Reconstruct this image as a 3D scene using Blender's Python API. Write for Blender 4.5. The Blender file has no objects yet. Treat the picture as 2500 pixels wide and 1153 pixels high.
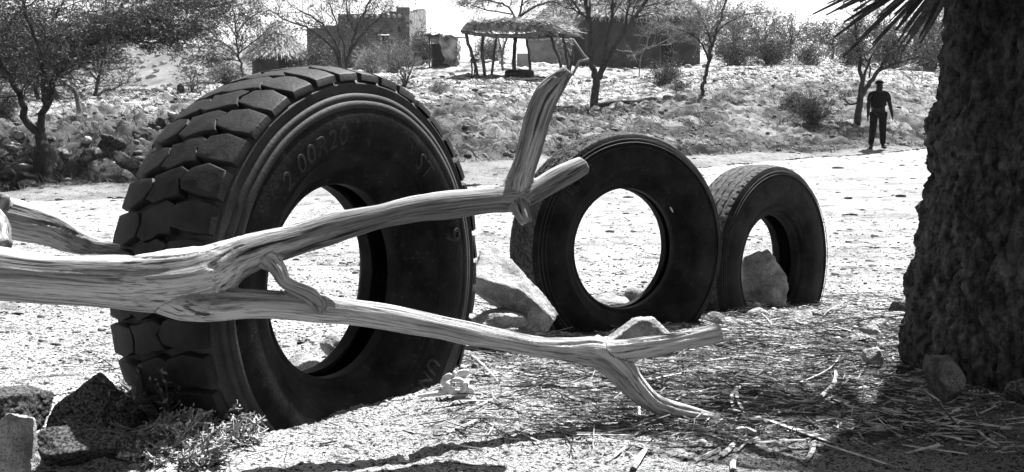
import bpy, bmesh, math, random
import numpy as np
from mathutils import Vector, Matrix, Quaternion
sc = bpy.context.scene
COL = sc.collection
R = math.radians
random.seed(7)
rng = np.random.default_rng(11)

# ---------------------------------------------------------------- camera, sky, sun, exposure
PITCH = R(4.7)
CZ = 0.65
F = 2500.0
cam = bpy.data.objects.new('camera', bpy.data.cameras.new('camera'))
COL.objects.link(cam)
cam.location = (0, 0, CZ)
cam.rotation_euler = (math.pi/2 - PITCH, 0, 0)
cam.data.sensor_width = 36.0
cam.data.lens = 36.0
cam.data.clip_start = 0.05
cam.data.clip_end = 20000
sc.camera = cam
SUN_AZ, SUN_EL = R(33.5), R(61)          # azimuth from +Y towards +X
w = bpy.data.worlds.new('World'); sc.world = w; w.use_nodes = True
nt = w.node_tree
bg = nt.nodes['Background']
sky = nt.nodes.new('ShaderNodeTexSky'); sky.sky_type = 'NISHITA'; sky.sun_disc = False
sky.sun_elevation = SUN_EL; sky.sun_rotation = SUN_AZ
sky.air_density = .5; sky.dust_density = .4; sky.ozone_density = 1.0
bw = nt.nodes.new('ShaderNodeRGBToBW')
nt.links.new(sky.outputs[0], bw.inputs[0]); nt.links.new(bw.outputs[0], bg.inputs[0])
bg.inputs[1].default_value = 0.05
sd = bpy.data.lights.new('sun', 'SUN'); sd.energy = 5.0; sd.angle = R(0.5); sd.color = (1, 1, 1)
sun = bpy.data.objects.new('sun', sd); COL.objects.link(sun)
sdir = Vector((math.sin(SUN_AZ)*math.cos(SUN_EL), math.cos(SUN_AZ)*math.cos(SUN_EL), math.sin(SUN_EL)))
sun.rotation_euler = (-sdir).to_track_quat('-Z', 'Y').to_euler()
sun.location = (5, 10, 12)
sc.view_settings.view_transform = 'Standard'
sc.view_settings.look = 'None'
sc.view_settings.gamma = 1.0
sc.view_settings.exposure = 2.15

cp, sp = math.cos(PITCH), math.sin(PITCH)
def W(px, py, d):
    """point in the world seen at photo pixel (px,py) at depth d along the view axis"""
    xc = (px-1250.0)/F*d; yd = (py-576.5)/F*d
    return Vector((xc, d*cp - yd*sp, CZ - d*sp - yd*cp))

# ---------------------------------------------------------------- numeric noise
_perm = np.random.default_rng(3).permutation(256); _perm = np.concatenate([_perm]*3)
_g3 = np.random.default_rng(4).normal(size=(256, 3)); _g3 /= np.linalg.norm(_g3, axis=1)[:, None]
def perlin(p):
    p = np.asarray(p, float); i = np.floor(p).astype(int); f = p-i; i &= 255
    u = f*f*f*(f*(f*6-15)+10)
    out = 0
    for dx in (0, 1):
        for dy in (0, 1):
            for dz in (0, 1):
                h = _perm[_perm[_perm[(i[:, 0]+dx) & 255]+((i[:, 1]+dy) & 255)]+((i[:, 2]+dz) & 255)]
                g = _g3[h]
                d = g[:, 0]*(f[:, 0]-dx)+g[:, 1]*(f[:, 1]-dy)+g[:, 2]*(f[:, 2]-dz)
                wx = u[:, 0] if dx else 1-u[:, 0]; wy = u[:, 1] if dy else 1-u[:, 1]; wz = u[:, 2] if dz else 1-u[:, 2]
                out = out+d*wx*wy*wz
    return out*1.6
def fbm(p, oct=4, gain=.5):
    p = np.asarray(p, float); s = 0; a = 1
    for k in range(oct):
        s = s+a*perlin(p*(2.03**k)+17.3*k); a *= gain
    return s
_wr = np.random.default_rng(5).random((65536, 3))
def worley(x, y):
    """F1, F2, cell random"""
    ix = np.floor(x).astype(int); iy = np.floor(y).astype(int)
    f1 = np.full(x.shape, 9.); f2 = np.full(x.shape, 9.); r = np.zeros(x.shape)
    for a in (-1, 0, 1):
        for b in (-1, 0, 1):
            h = ((ix+a)*73856093 ^ (iy+b)*19349663) & 65535
            q = _wr[h]
            d = np.hypot(ix+a+q[:, 0]-x, iy+b+q[:, 1]-y)
            m = d < f1
            f2 = np.where(m, f1, np.minimum(f2, d)); r = np.where(m, q[:, 2], r); f1 = np.where(m, d, f1)
    return f1, f2, r
def sstep(a, b, x):
    t = np.clip((x-a)/(b-a), 0, 1); return t*t*(3-2*t)

# ---------------------------------------------------------------- materials (all greys: the place is seen in black and white)
def mat(name, c1, c2=None, scale=8, detail=6, rough=.9, bump=.3, bscale=None, specks=None, lo=.35, hi=.65,
        attr=None, stretch=None, spec=.3, bdist=.01, patch=None, obj=False, tone=False):
    m = bpy.data.materials.new(name); m.use_nodes = True; t = m.node_tree; N = t.nodes; L = t.links
    b = N['Principled BSDF']; b.inputs['Roughness'].default_value = rough
    b.inputs['Specular IOR Level'].default_value = spec
    if attr:
        co = N.new('ShaderNodeAttribute'); co.attribute_name = attr; cs = co.outputs['Vector']
    elif obj:
        co = N.new('ShaderNodeTexCoord'); cs = co.outputs['Object']
    else:
        g = N.new('ShaderNodeNewGeometry'); cs = g.outputs['Position']
    if stretch:
        mp = N.new('ShaderNodeMapping'); mp.inputs['Scale'].default_value = stretch; L.new(cs, mp.inputs[0]); cs = mp.outputs[0]
    def noise(sca, det, rgh=.6):
        n = N.new('ShaderNodeTexNoise'); n.inputs['Scale'].default_value = sca; n.inputs['Detail'].default_value = det
        n.inputs['Roughness'].default_value = rgh; L.new(cs, n.inputs['Vector']); return n.outputs['Fac']
    def ramp(src, p0, v0, p1, v1):
        r = N.new('ShaderNodeMapRange'); r.inputs[1].default_value = p0; r.inputs[2].default_value = p1
        r.inputs[3].default_value = v0; r.inputs[4].default_value = v1; L.new(src, r.inputs[0]); return r.outputs[0]
    if c2 is None: c2 = c1
    val = ramp(noise(scale, detail), lo, c1, hi, c2)
    if patch:                                   # (scale, lo, hi, factor): large darker patches
        n = N.new('ShaderNodeMath'); n.operation = 'MULTIPLY'; L.new(val, n.inputs[0])
        L.new(ramp(noise(patch[0], 4), patch[1], patch[3], patch[2], 1.0), n.inputs[1]); val = n.outputs[0]
    if specks:
        for (ss, lo2, hi2, fac) in specks:
            n = N.new('ShaderNodeMath'); n.operation = 'MULTIPLY'; L.new(val, n.inputs[0])
            L.new(ramp(noise(ss, 5, .62), lo2, fac, hi2, 1.0), n.inputs[1]); val = n.outputs[0]
    if tone:                                    # dirt colour of each zone of the land, with painted palm shade
        at = N.new('ShaderNodeAttribute'); at.attribute_name = 'tone'
        n = N.new('ShaderNodeMath'); n.operation = 'MULTIPLY'; L.new(val, n.inputs[0]); L.new(at.outputs['Fac'], n.inputs[1]); val = n.outputs[0]
    cc = N.new('ShaderNodeCombineColor')
    for k in range(3): L.new(val, cc.inputs[k])
    L.new(cc.outputs[0], b.inputs['Base Color'])
    if bump:
        bp = N.new('ShaderNodeBump'); bp.inputs['Strength'].default_value = bump; bp.inputs['Distance'].default_value = bdist
        L.new(noise(bscale or scale*4, 5, .65), bp.inputs['Height']); L.new(bp.outputs[0], b.inputs['Normal'])
    return m
M = {}
GSP = [(80, .405, .46, .12), (230, .42, .48, .18), (14, .30, .36, .35), (36, .34, .39, .2)]
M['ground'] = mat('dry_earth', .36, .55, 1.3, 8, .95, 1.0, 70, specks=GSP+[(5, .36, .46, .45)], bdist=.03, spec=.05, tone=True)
M['clod'] = mat('earth_clod', .05, .22, 3, 8, .95, 1.0, 30, specks=[(34, .33, .38, .4)], bdist=.03, spec=.05)
M['rubber'] = mat('worn_rubber', .002, .016, 9, 9, .62, .6, 90, specks=[(60, .36, .39, 2.6), (300, .33, .36, 2.5)], bdist=.004, spec=.06, obj=True)
M['lettering'] = mat('scuffed_lettering_rubber', .007, .026, 20, 6, .6, .4, 110, bdist=.003, spec=.15, obj=True)
M['shoulder'] = mat('sunlit_shoulder_rubber', .009, .030, 9, 7, .7, .5, 120, specks=[(160, .36, .42, .3)], bdist=.003, spec=.25, obj=True)  # paler than the sidewall: grazing sun on the shoulder rings painted into the colour
M['tread'] = mat('tread_rubber', .003, .017, 14, 9, .6, .4, 120, specks=[(90, .30, .34, .3), (320, .30, .34, .4)], bdist=.004, spec=.16, obj=True)
M['dusty'] = mat('dusty_tread_rubber', .02, .12, 60, 8, .85, 1.0, 260, specks=[(190, .38, .45, .4)], bdist=.006, spec=.15, obj=True)
M['wood'] = mat('weathered_driftwood', .13, .42, 1.0, 10, .85, .9, 1.5, attr='grain', stretch=(7, 210, 210), specks=[(.20, .36, .395, .14), (.45, .34, .37, .2), (.045, .42, .54, .30), (3.4, .36, .42, .5)], bdist=.005, spec=.1, lo=.36, hi=.52)
M['bark'] = mat('dark_bark', .015, .05, 9, 7, .9, .8, 25, bdist=.02, spec=.15)
M['palebark'] = mat('pale_bark', .06, .17, 9, 7, .9, .8, 25, bdist=.02, spec=.15)
M['palm'] = mat('palm_trunk_bark', .025, .22, 45, 12, .95, 1.0, 60, specks=[(9, .36, .52, .35), (24, .36, .46, .4)], bdist=.05, spec=.15, lo=.36, hi=.72, stretch=(1, 1, .6), patch=(2.6, .40, .56, .35))
M['frond'] = mat('dry_palm_leaf', .008, .05, 60, 3, .6, .3, 200, bdist=.002, spec=.3)
M['leaf'] = mat('acacia_leaf', .04, .16, 2, 3, .8, 0, spec=.15)
M['leafpale'] = mat('dusty_leaf', .08, .18, 2, 3, .85, 0, spec=.1)
M['twig'] = mat('twig_bark', .02, .06, 5, 3, .9, 0, spec=.1)
M['palet'] = mat('pale_twig', .14, .30, 5, 3, .9, 0, spec=.1)
M['straw'] = mat('dry_straw', .08, .42, 20, 4, .7, .3, 120, bdist=.002, spec=.25)
M['thatch'] = mat('thatch_straw', .05, .45, 6, 6, .9, .5, 40, bdist=.02, spec=.1)
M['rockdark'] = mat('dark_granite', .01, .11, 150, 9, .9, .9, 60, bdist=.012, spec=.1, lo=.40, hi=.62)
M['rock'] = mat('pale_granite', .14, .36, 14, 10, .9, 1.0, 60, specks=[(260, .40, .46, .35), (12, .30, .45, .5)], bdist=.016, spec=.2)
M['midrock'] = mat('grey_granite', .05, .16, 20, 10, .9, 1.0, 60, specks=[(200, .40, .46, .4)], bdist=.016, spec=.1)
M['pebble'] = mat('pebble_stone', .05, .42, 12, 4, .85, .3, 90, bdist=.003, spec=.2)
M['darkpebble'] = mat('dark_pebble', .015, .07, 12, 4, .9, .3, 90, bdist=.003, spec=.1)
M['mud'] = mat('mud_plaster', .025, .055, 1.2, 8, .95, .6, 12, bdist=.03, spec=.05)
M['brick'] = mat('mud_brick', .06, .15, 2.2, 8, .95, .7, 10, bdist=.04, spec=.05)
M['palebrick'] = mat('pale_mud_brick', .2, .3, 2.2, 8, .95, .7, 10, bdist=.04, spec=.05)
M['black'] = mat('plain_black', .003, .006, 4, 3, .9, 0)  # plain black, also painted in as the unlit inside of doorways and windows
M['hill'] = mat('hill_earth', .04, .15, .09, 9, .95, 0, patch=(.02, .4, .6, .6))
M['mount'] = mat('mountain_rock', .14, .26, .006, 9, .95, 0)
M['bone'] = mat('bleached_bone', .35, .6, 30, 4, .6, .3, 100, bdist=.002, spec=.3)
M['cloth'] = mat('dark_cloth', .002, .004, 30, 3, .95, .2, 60, bdist=.004, spec=0)
M['trouser'] = mat('trouser_cloth', .003, .007, 30, 3, .95, .2, 60, bdist=.004, spec=0)
M['skin'] = mat('skin', .006, .011, 30, 3, .7, 0, spec=.1)
M['rag'] = mat('faded_rag', .05, .4, 1.6, 5, .9, .4, 10, bdist=.03)
M['metal'] = mat('dull_metal', .22, .3, 4, 3, .6, .1)
M['cutwood'] = mat('cut_wood', .25, .5, 30, 5, .85, .5, 80, bdist=.003)

# ---------------------------------------------------------------- object helpers
def tag(o, label=None, cat=None, group=None, kind=None):
    if label: o['label'] = label
    if cat: o['category'] = cat
    if group: o['group'] = group
    if kind: o['kind'] = kind
    return o
def mobj(name, V, Fc, m, parent=None, smooth=True):
    me = bpy.data.meshes.new(name)
    V = np.asarray(V, dtype=np.float32).reshape(-1, 3)
    if isinstance(Fc, np.ndarray):
        k = Fc.shape[1]; n = len(Fc)
        me.vertices.add(len(V)); me.vertices.foreach_set('co', V.ravel())
        me.loops.add(n*k); me.loops.foreach_set('vertex_index', Fc.astype(np.int32).ravel())
        me.polygons.add(n); me.polygons.foreach_set('loop_start', np.arange(0, n*k, k, dtype=np.int32))
        me.update(calc_edges=True)
    else:
        me.from_pydata(V.tolist(), [], Fc)
    me.materials.append(m)
    me.polygons.foreach_set('use_smooth', np.full(len(me.polygons), smooth))
    me.update()
    o = bpy.data.objects.new(name, me); COL.objects.link(o)
    if parent is not None: o.parent = parent
    return o
def empty(name, loc, label, cat, group=None, mtx=None):
    o = bpy.data.objects.new(name, None); COL.objects.link(o); o.empty_display_size = .1
    if mtx is not None: o.matrix_world = mtx
    else: o.location = loc
    return tag(o, label, cat, group)
class MB:
    """collects pieces for one mesh"""
    def __init__(s): s.v = []; s.q = []; s.t = []; s.p = []; s.n = 0
    def add(s, V, quads=None, tris=None, polys=None):
        V = np.asarray(V, float).reshape(-1, 3); b = s.n; s.v.append(V); s.n += len(V)
        if quads is not None and len(quads): s.q.append(np.asarray(quads)+b)
        if tris is not None and len(tris): s.t.append(np.asarray(tris)+b)
        if polys: s.p += [[i+b for i in f] for f in polys]
    def tube(s, P, rad, k=6, cap=False, closed=True):
        P = np.asarray(P, float); n = len(P); rad = np.broadcast_to(np.asarray(rad, float), (n,))
        T = np.gradient(P, axis=0); T /= np.linalg.norm(T, axis=1)[:, None]+1e-9
        u = np.cross(T[0], [0.13, .31, .94]); u /= np.linalg.norm(u)
        a = np.arange(k)*2*np.pi/k; rings = []
        for i in range(n):
            u = u-T[i]*(u@T[i]); u /= np.linalg.norm(u)+1e-9; v = np.cross(T[i], u)
            rings.append(P[i]+rad[i]*(np.cos(a)[:, None]*u+np.sin(a)[:, None]*v))
        V = np.concatenate(rings); i = np.arange(n-1)[:, None]*k; j = np.arange(k)[None, :]; j2 = (j+1) % k
        Q = np.stack([i+j, i+j2, i+k+j2, i+k+j], -1).reshape(-1, 4)
        s.add(V, quads=Q, polys=[list(range(k))[::-1], [(n-1)*k+x for x in range(k)]] if cap else None)
    def box(s, c, d, rot=None):
        c = np.asarray(c, float); h = np.asarray(d, float)/2
        V = np.array([[x, y, z] for x in (-1, 1) for y in (-1, 1) for z in (-1, 1)])*h
        if rot is not None: V = V@np.asarray(rot).T
        s.add(V+c, quads=[[0, 1, 3, 2], [4, 6, 7, 5], [0, 4, 5, 1], [2, 3, 7, 6], [0, 2, 6, 4], [1, 5, 7, 3]])
    def build(s, name, m, parent=None, smooth=True):
        V = np.concatenate(s.v) if s.v else np.zeros((0, 3))
        Fc = []
        if s.q and not s.t and not s.p: return mobj(name, V, np.concatenate(s.q), m, parent, smooth)
        if s.t and not s.q and not s.p: return mobj(name, V, np.concatenate(s.t), m, parent, smooth)
        for q in s.q: Fc += q.tolist()
        for t in s.t: Fc += t.tolist()
        return mobj(name, V, Fc+s.p, m, parent, smooth)
def rotz(a): return np.array([[math.cos(a), -math.sin(a), 0], [math.sin(a), math.cos(a), 0], [0, 0, 1]])
def eval_mesh(o):
    dg = bpy.context.evaluated_depsgraph_get(); dg.update()
    return bpy.data.meshes.new_from_object(o.evaluated_get(dg))
def ico(sub):
    bm = bmesh.new(); bmesh.ops.create_icosphere(bm, subdivisions=sub, radius=1)
    V = np.array([v.co[:] for v in bm.verts]); T = np.array([[v.index for v in f.verts] for f in bm.faces]); bm.free()
    return V, T
ICO = {k: ico(k) for k in (1, 2, 3, 4, 5, 6)}

# ================================================================ GROUND
def cpz(px, py, d): p = W(px, py, d); return (p.x, p.y, p.z)
ctl = []
for th in (-.75, -.4, 0, .4, .75):
    for (r, z) in ((1, 0), (2, 0), (3, 0), (4.4, -.11), (5.4, -.17), (7.5, -.12)):
        ctl.append((r*math.sin(th), r*math.cos(th), z))
lip = [(-300, 500, 10.5), (0, 493, 11), (330, 488, 11.3), (780, 478, 12), (1250, 448, 14), (1700, 410, 18), (2000, 384, 22), (2280, 362, 25), (2700, 345, 26)]
foot = [(-300, 470, 14), (0, 462, 14.5), (330, 441, 15.5), (780, 430, 16.5), (1250, 385, 18.5), (1700, 377, 22.5), (2000, 370, 26), (2280, 357, 28), (2700, 340, 29)]
ctl += [cpz(*p) for p in lip+foot]
bank = [(-300, 270, 29), (0, 330, 20), (0, 262, 30), (200, 350, 19.5), (200, 300, 24), (200, 240, 33), (400, 226, 35), (400, 300, 23), (560, 200, 42), (600, 300, 24),
        (-300, 262, 32), (800, 300, 24), (800, 230, 34), (800, 186, 50), (800, 174, 62), (1000, 300, 25), (1000, 240, 32), (1000, 178, 56), (1130, 155, 64),
        (1250, 300, 26), (1250, 250, 32), (1250, 193, 45), (1250, 160, 60), (1450, 264, 33.8), (1450, 300, 28), (1450, 185, 52), (1550, 168, 66),
        (1700, 300, 29.5), (1700, 235, 36), (1700, 190, 47), (1700, 158, 68), (2100, 300, 31), (2100, 250, 34.5), (2100, 200, 45), (2100, 160, 64),
        (2290, 260, 36), (2290, 200, 50), (2290, 172, 64), (2700, 230, 40), (2700, 180, 64),
        (1250, 148, 85), (1700, 150, 90), (2100, 151, 90), (2400, 168, 90), (950, 170, 80)]
ctl += [cpz(*p) for p in bank]
for px, d, z in ((-300, 50, -.5), (0, 52, -.5), (300, 55, -.5), (500, 62, 1.0), (-300, 130, -5), (300, 130, -5), (700, 130, 1), (1250, 140, 5), (2300, 140, 6),
                 (0, 400, -8), (1250, 400, 0), (2300, 400, 3), (0, 6000, 0), (1250, 6000, 0), (2300, 6000, 0)):
    ctl.append(((px-1250)/F*d, d, z+.65))
ctl = np.array(ctl)
def feat(x, y):
    r = np.hypot(x, y); r = np.maximum(r, .8); th = np.clip(np.arctan2(x, y), -.75, .75)
    return np.stack([th*3.2, np.log(r)], 1), r
Pc, rc = feat(ctl[:, 0], ctl[:, 1])
ec = ctl[:, 2]/rc
def tpsk(d2): return .5*d2*np.log(d2+1e-12)
K = tpsk(((Pc[:, None]-Pc[None])**2).sum(-1)); NC = len(Pc)
A = np.zeros((NC+3, NC+3)); A[:NC, :NC] = K+np.eye(NC)*2e-5; A[:NC, NC] = 1; A[:NC, NC+1:] = Pc; A[NC, :NC] = 1; A[NC+1:, :NC] = Pc.T
tps = np.linalg.solve(A, np.r_[ec, 0, 0, 0])
_fx = np.array([math.atan2(W(*p).x, W(*p).y) for p in foot]); _fr = np.array([math.hypot(W(*p).x, W(*p).y) for p in foot])
_lx = np.array([math.atan2(W(*p).x, W(*p).y) for p in lip]); _lr = np.array([math.hypot(W(*p).x, W(*p).y) for p in lip])
_tt = np.linspace(-.75, .75, 241); _tl = np.linspace(math.log(.8), math.log(7200), 520)
_TT, _TL = np.meshgrid(_tt, _tl, indexing='ij'); _fp = np.stack([_TT.ravel()*3.2, _TL.ravel()], 1)
_tab = np.concatenate([tpsk(((_fp[s:s+20000, None]-Pc[None])**2).sum(-1))@tps[:NC]+tps[NC]+_fp[s:s+20000]@tps[NC+1:] for s in range(0, len(_fp), 20000)]).reshape(241, 520)
def e_at(P):
    a = np.clip((P[:, 0]/3.2+.75)/1.5*240, 0, 239.999); b = np.clip((P[:, 1]-_tl[0])/(_tl[-1]-_tl[0])*519, 0, 518.999)
    i = a.astype(int); j = b.astype(int); a = a-i; b = b-j
    return _tab[i, j]*(1-a)*(1-b)+_tab[i+1, j]*a*(1-b)+_tab[i, j+1]*(1-a)*b+_tab[i+1, j+1]*a*b
def gz(x, y, fine=True):
    x = np.atleast_1d(np.asarray(x, float)); y = np.atleast_1d(np.asarray(y, float)); out = np.zeros(len(x))
    for s in range(0, len(x), 40000):
        a, b = x[s:s+40000], y[s:s+40000]
        P, r = feat(a, b)
        e = e_at(P)
        z = e*r
        z = np.where(r < 1.2, z*sstep(.3, 1.2, r), z)
        th = np.arctan2(a, b); rf = np.interp(th, _fx, _fr); rl = np.interp(th, _lx, _lr)
        # broken edge of the near terrace, and the dry stream bed behind it
        wob = .35*fbm(np.stack([a*.7, b*.7, a*0+2], 1), 3)
        z = z-.16*sstep(rl+wob, rl+wob+.25, r)*(1-sstep(rl+1.6, rf+.5, r))
        near = 1-sstep(7, 13, r)
        P3 = np.stack([a, b, a*0], 1)
        z = z+.022*perlin(P3*1.1)+.010*perlin(P3*3.7+9)
        if fine:
            z = z+near*(.005*perlin(P3*11+5)+.005*perlin(P3*29+3)+.0035*perlin(P3*67+1))
            mid = sstep(5, 12, r)*(1-sstep(60, 110, r))
            z = z+mid*.012*perlin(P3*4.5)
        bk = sstep(rf-.3, rf+.5, r)*(1-sstep(rf*1.5, rf*2.1, r))
        left = 1-sstep(-.16, .02, th)
        f1, f2, cr = worley(a*.95+.3*perlin(P3*1.3), b*.7+.3*perlin(P3*1.3+7))
        dome = np.exp(-(f1/.42)**4)*(.35+.65*cr)
        g1, g2, dr_ = worley(a*2.4+.2*perlin(P3*3), b*2.0+.2*perlin(P3*3+7))
        dome2 = np.exp(-(g1/.42)**2)*dr_
        z = z+bk*((.09+.37*left)*(dome-.35)*(1-sstep(rf*1.25, rf*1.6, r)*.7)+(.09+.12*left)*(dome2-.3)+(.15+.07*left)*fbm(P3*1.25, 3, .55))
        up = sstep(rf*1.3, rf*1.7, r)*(1-sstep(60, 90, r))
        z = z+up*(.08*fbm(P3*1.7+3, 3, .6)+.10*dome2*sstep(.5, .7, cr))
        z = z+sstep(100, 300, r)*.6*perlin(P3*.02)
        for (ax, ay, bx, by) in ((-.80, 2.28, -.16, 3.28), (.12, 4.12, .92, 4.56), (.93, 5.0, 1.58, 5.55)):   # sand banked up against the tyres
            dx, dy = bx-ax, by-ay; t = np.clip(((a-ax)*dx+(b-ay)*dy)/(dx*dx+dy*dy), 0, 1); dd = np.hypot(a-ax-t*dx, b-ay-t*dy); z = z+.026*np.exp(-(dd/.10)**2)*(.6+.8*perlin(P3*5))
        out[s:s+40000] = z
    return out
def gz1(x, y): return float(gz([x], [y])[0])
def G(px, py, dmax=200, d0=1.2):
    """point of the ground seen at photo pixel"""
    ds = np.geomspace(d0, dmax, 400); P = np.array([W(px, py, d)[:] for d in ds])
    s = P[:, 2]-gz(P[:, 0], P[:, 1]); k = np.argmax(s < 0)
    if s[k] >= 0: k = len(ds)-1
    a, b = ds[max(k-1, 0)], ds[k]
    for _ in range(12):
        m = (a+b)/2; p = W(px, py, m)
        if p.z-gz1(p.x, p.y) > 0: a = m
        else: b = m
    p = W(px, py, (a+b)/2); return Vector((p.x, p.y, gz1(p.x, p.y)))
th_ = np.concatenate([np.linspace(-math.pi, -.62, 40)[:-1], np.linspace(-.62, -.47, 40)[:-1], np.linspace(-.47, .47, 600), np.linspace(.47, .62, 40)[1:-1], np.linspace(.62, math.pi, 40)])
r_ = np.concatenate([np.geomspace(.3, 1.6, 20)[:-1], np.geomspace(1.6, 7, 300)[:-1], np.geomspace(7, 13.5, 70)[:-1], np.geomspace(13.5, 50, 460)[:-1], np.geomspace(50, 130, 70)[:-1], np.geomspace(130, 7000, 40)])
TH, RR = np.meshgrid(th_, r_)
gx, gy = (RR*np.sin(TH)).ravel(), (RR*np.cos(TH)).ravel()
gv = np.stack([gx, gy, gz(gx, gy)], 1)
nr, na = RR.shape
i = np.arange(nr-1)[:, None]*na; j = np.arange(na-1)[None, :]
Q = np.stack([i+j, i+na+j, i+na+j+1, i+j+1], -1).reshape(-1, 4)
cen = len(gv); gv = np.vstack([gv, [[0, 0, 0]]])
ground = mobj('ground', gv, np.concatenate([Q[:, ::-1]]), M['ground'])
def tone_at(x, y):
    r = np.hypot(x, y); th = np.arctan2(x, y); rf = np.interp(th, _fx, _fr); rl = np.interp(th, _lx, _lr); P3 = np.stack([x, y, x*0], 1)
    wob = .5*fbm(P3*.6, 3)
    t = np.ones_like(x)
    left = 1-sstep(-.16, .02, th)
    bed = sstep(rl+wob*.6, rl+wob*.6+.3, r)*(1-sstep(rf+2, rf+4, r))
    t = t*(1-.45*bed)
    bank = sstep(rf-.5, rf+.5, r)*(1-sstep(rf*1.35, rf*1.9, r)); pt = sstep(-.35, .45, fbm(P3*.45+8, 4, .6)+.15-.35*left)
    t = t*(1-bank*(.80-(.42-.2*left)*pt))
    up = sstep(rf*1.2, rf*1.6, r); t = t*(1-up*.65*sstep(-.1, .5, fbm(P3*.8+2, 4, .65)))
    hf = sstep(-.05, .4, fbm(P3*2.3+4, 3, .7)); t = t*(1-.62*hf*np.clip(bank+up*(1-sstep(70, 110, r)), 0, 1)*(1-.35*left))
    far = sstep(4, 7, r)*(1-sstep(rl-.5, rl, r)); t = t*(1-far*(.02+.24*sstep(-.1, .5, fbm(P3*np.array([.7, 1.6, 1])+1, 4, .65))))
    # debris-darkened earth near the palm, and palm shade painted into the tone
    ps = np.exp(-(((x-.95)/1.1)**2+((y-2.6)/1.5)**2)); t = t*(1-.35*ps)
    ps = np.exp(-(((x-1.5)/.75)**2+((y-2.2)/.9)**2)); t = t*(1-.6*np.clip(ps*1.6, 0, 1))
    return t
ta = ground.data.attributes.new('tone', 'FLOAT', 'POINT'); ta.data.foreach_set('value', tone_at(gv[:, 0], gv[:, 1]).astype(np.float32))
tag(ground, kind='structure')

# mountains and far hill
def ridge(name, prof, d0, d1, z0, m, seed, rows=60, cols=260, rough=.06, p=1.25):
    px = np.linspace(prof[0][0], prof[-1][0], cols); top = np.interp(px, [a[0] for a in prof], [a[1] for a in prof])
    V = []
    for t in np.linspace(0, 1.25, rows):
        tt = min(t, 1); d = d0+(d1-d0)*t
        zt = ((576.5-top)/F-.0819)*d1+CZ
        x = (px-1250)/F*d
        k = tt**p if t <= 1 else 1-(t-1)*1.6
        z = z0+(zt-z0)*k
        nz = fbm(np.stack([x*8/d1, np.full_like(x, d*8/d1+seed), x*0], 1), 5, .55)
        z = z+nz*(zt-z0)*rough*min(1, t*3)*(1 if t < .97 else .5)
        V.append(np.stack([x, np.full_like(x, d), z], 1))
    V = np.concatenate(V); i = np.arange(rows-1)[:, None]*cols; j = np.arange(cols-1)[None, :]
    return tag(mobj(name, V, np.stack([i+j, i+j+1, i+cols+j+1, i+cols+j], -1).reshape(-1, 4), m), kind='structure')
ridge('mountain', [(-900, 60), (0, 60), (300, 48), (430, 22), (481, 11), (530, 22), (600, 38), (700, 46), (800, 60), (1000, 52), (1060, 43), (1150, 50), (1300, 62), (1600, 50), (1940, 38), (2100, 40), (2400, 60), (3300, 60)], 700, 2600, -10, M['mount'], 3, rough=.05)
ridge('hill', [(-900, 150), (-200, 140), (200, 120), (420, 105), (560, 112), (700, 130), (820, 150), (1000, 165), (1200, 172)], 110, 420, -6, M['hill'], 8, rough=.09)

# ================================================================ TYRES
def tyre_frame(C, yaw, tilt):
    """C in camera space (x right, y down, z forward), n = axis towards the viewer side"""
    def c2w(v): return Vector((v[0], v[2]*cp-v[1]*sp, -v[2]*sp-v[1]*cp))
    n = c2w((math.sin(yaw)*math.cos(tilt), -math.sin(tilt), -math.cos(yaw)*math.cos(tilt))).normalized()
    Cw = c2w(C)+Vector((0, 0, CZ))
    y = -n; z = (Vector((0, 0, 1))-y*y.z).normalized(); x = y.cross(z).normalized()
    return Cw, Matrix(((x.x, y.x, z.x), (x.y, y.y, z.y), (x.z, y.z, z.z)))
def lathe(prof, nth=360, z0=0, jit=0, seed=0):
    """prof [(a, r)] a towards the front; local: y=-a; axis through (0,*,z0)"""
    prof = np.asarray(prof, float); k = len(prof); th = np.arange(nth)*2*np.pi/nth
    A_, Rr = prof[:, 0], prof[:, 1]
    V = np.stack([np.outer(Rr, np.sin(th)), -np.repeat(A_[:, None], nth, 1), np.outer(Rr, np.cos(th))+z0], -1).reshape(-1, 3)
    if jit: V = V+jit*np.stack([fbm(V*3+seed+q*9, 3) for q in range(3)], 1)
    i = np.arange(k-1)[:, None]*nth; j = np.arange(nth)[None, :]; j2 = (j+1) % nth
    return V, np.stack([i+j, i+j2, i+nth+j2, i+nth+j], -1).reshape(-1, 4)
def smoothprof(P, n=6):
    P = [np.array(p, float) for p in P]; out = []
    for i in range(len(P)-1):
        p0 = P[max(i-1, 0)]; p1 = P[i]; p2 = P[i+1]; p3 = P[min(i+2, len(P)-1)]
        for t in np.linspace(0, 1, n, endpoint=False):
            out.append(.5*((2*p1)+(-p0+p2)*t+(2*p0-5*p1+4*p2-p3)*t*t+(-p0+3*p1-3*p2+p3)*t**3))
    out.append(P[-1]); return out
def side_offset(prof):
    a = np.array([p[0] for p in prof]); r = np.array([p[1] for p in prof])
    o = np.argsort(r); return lambda q: np.interp(q, r[o], a[o])
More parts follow.
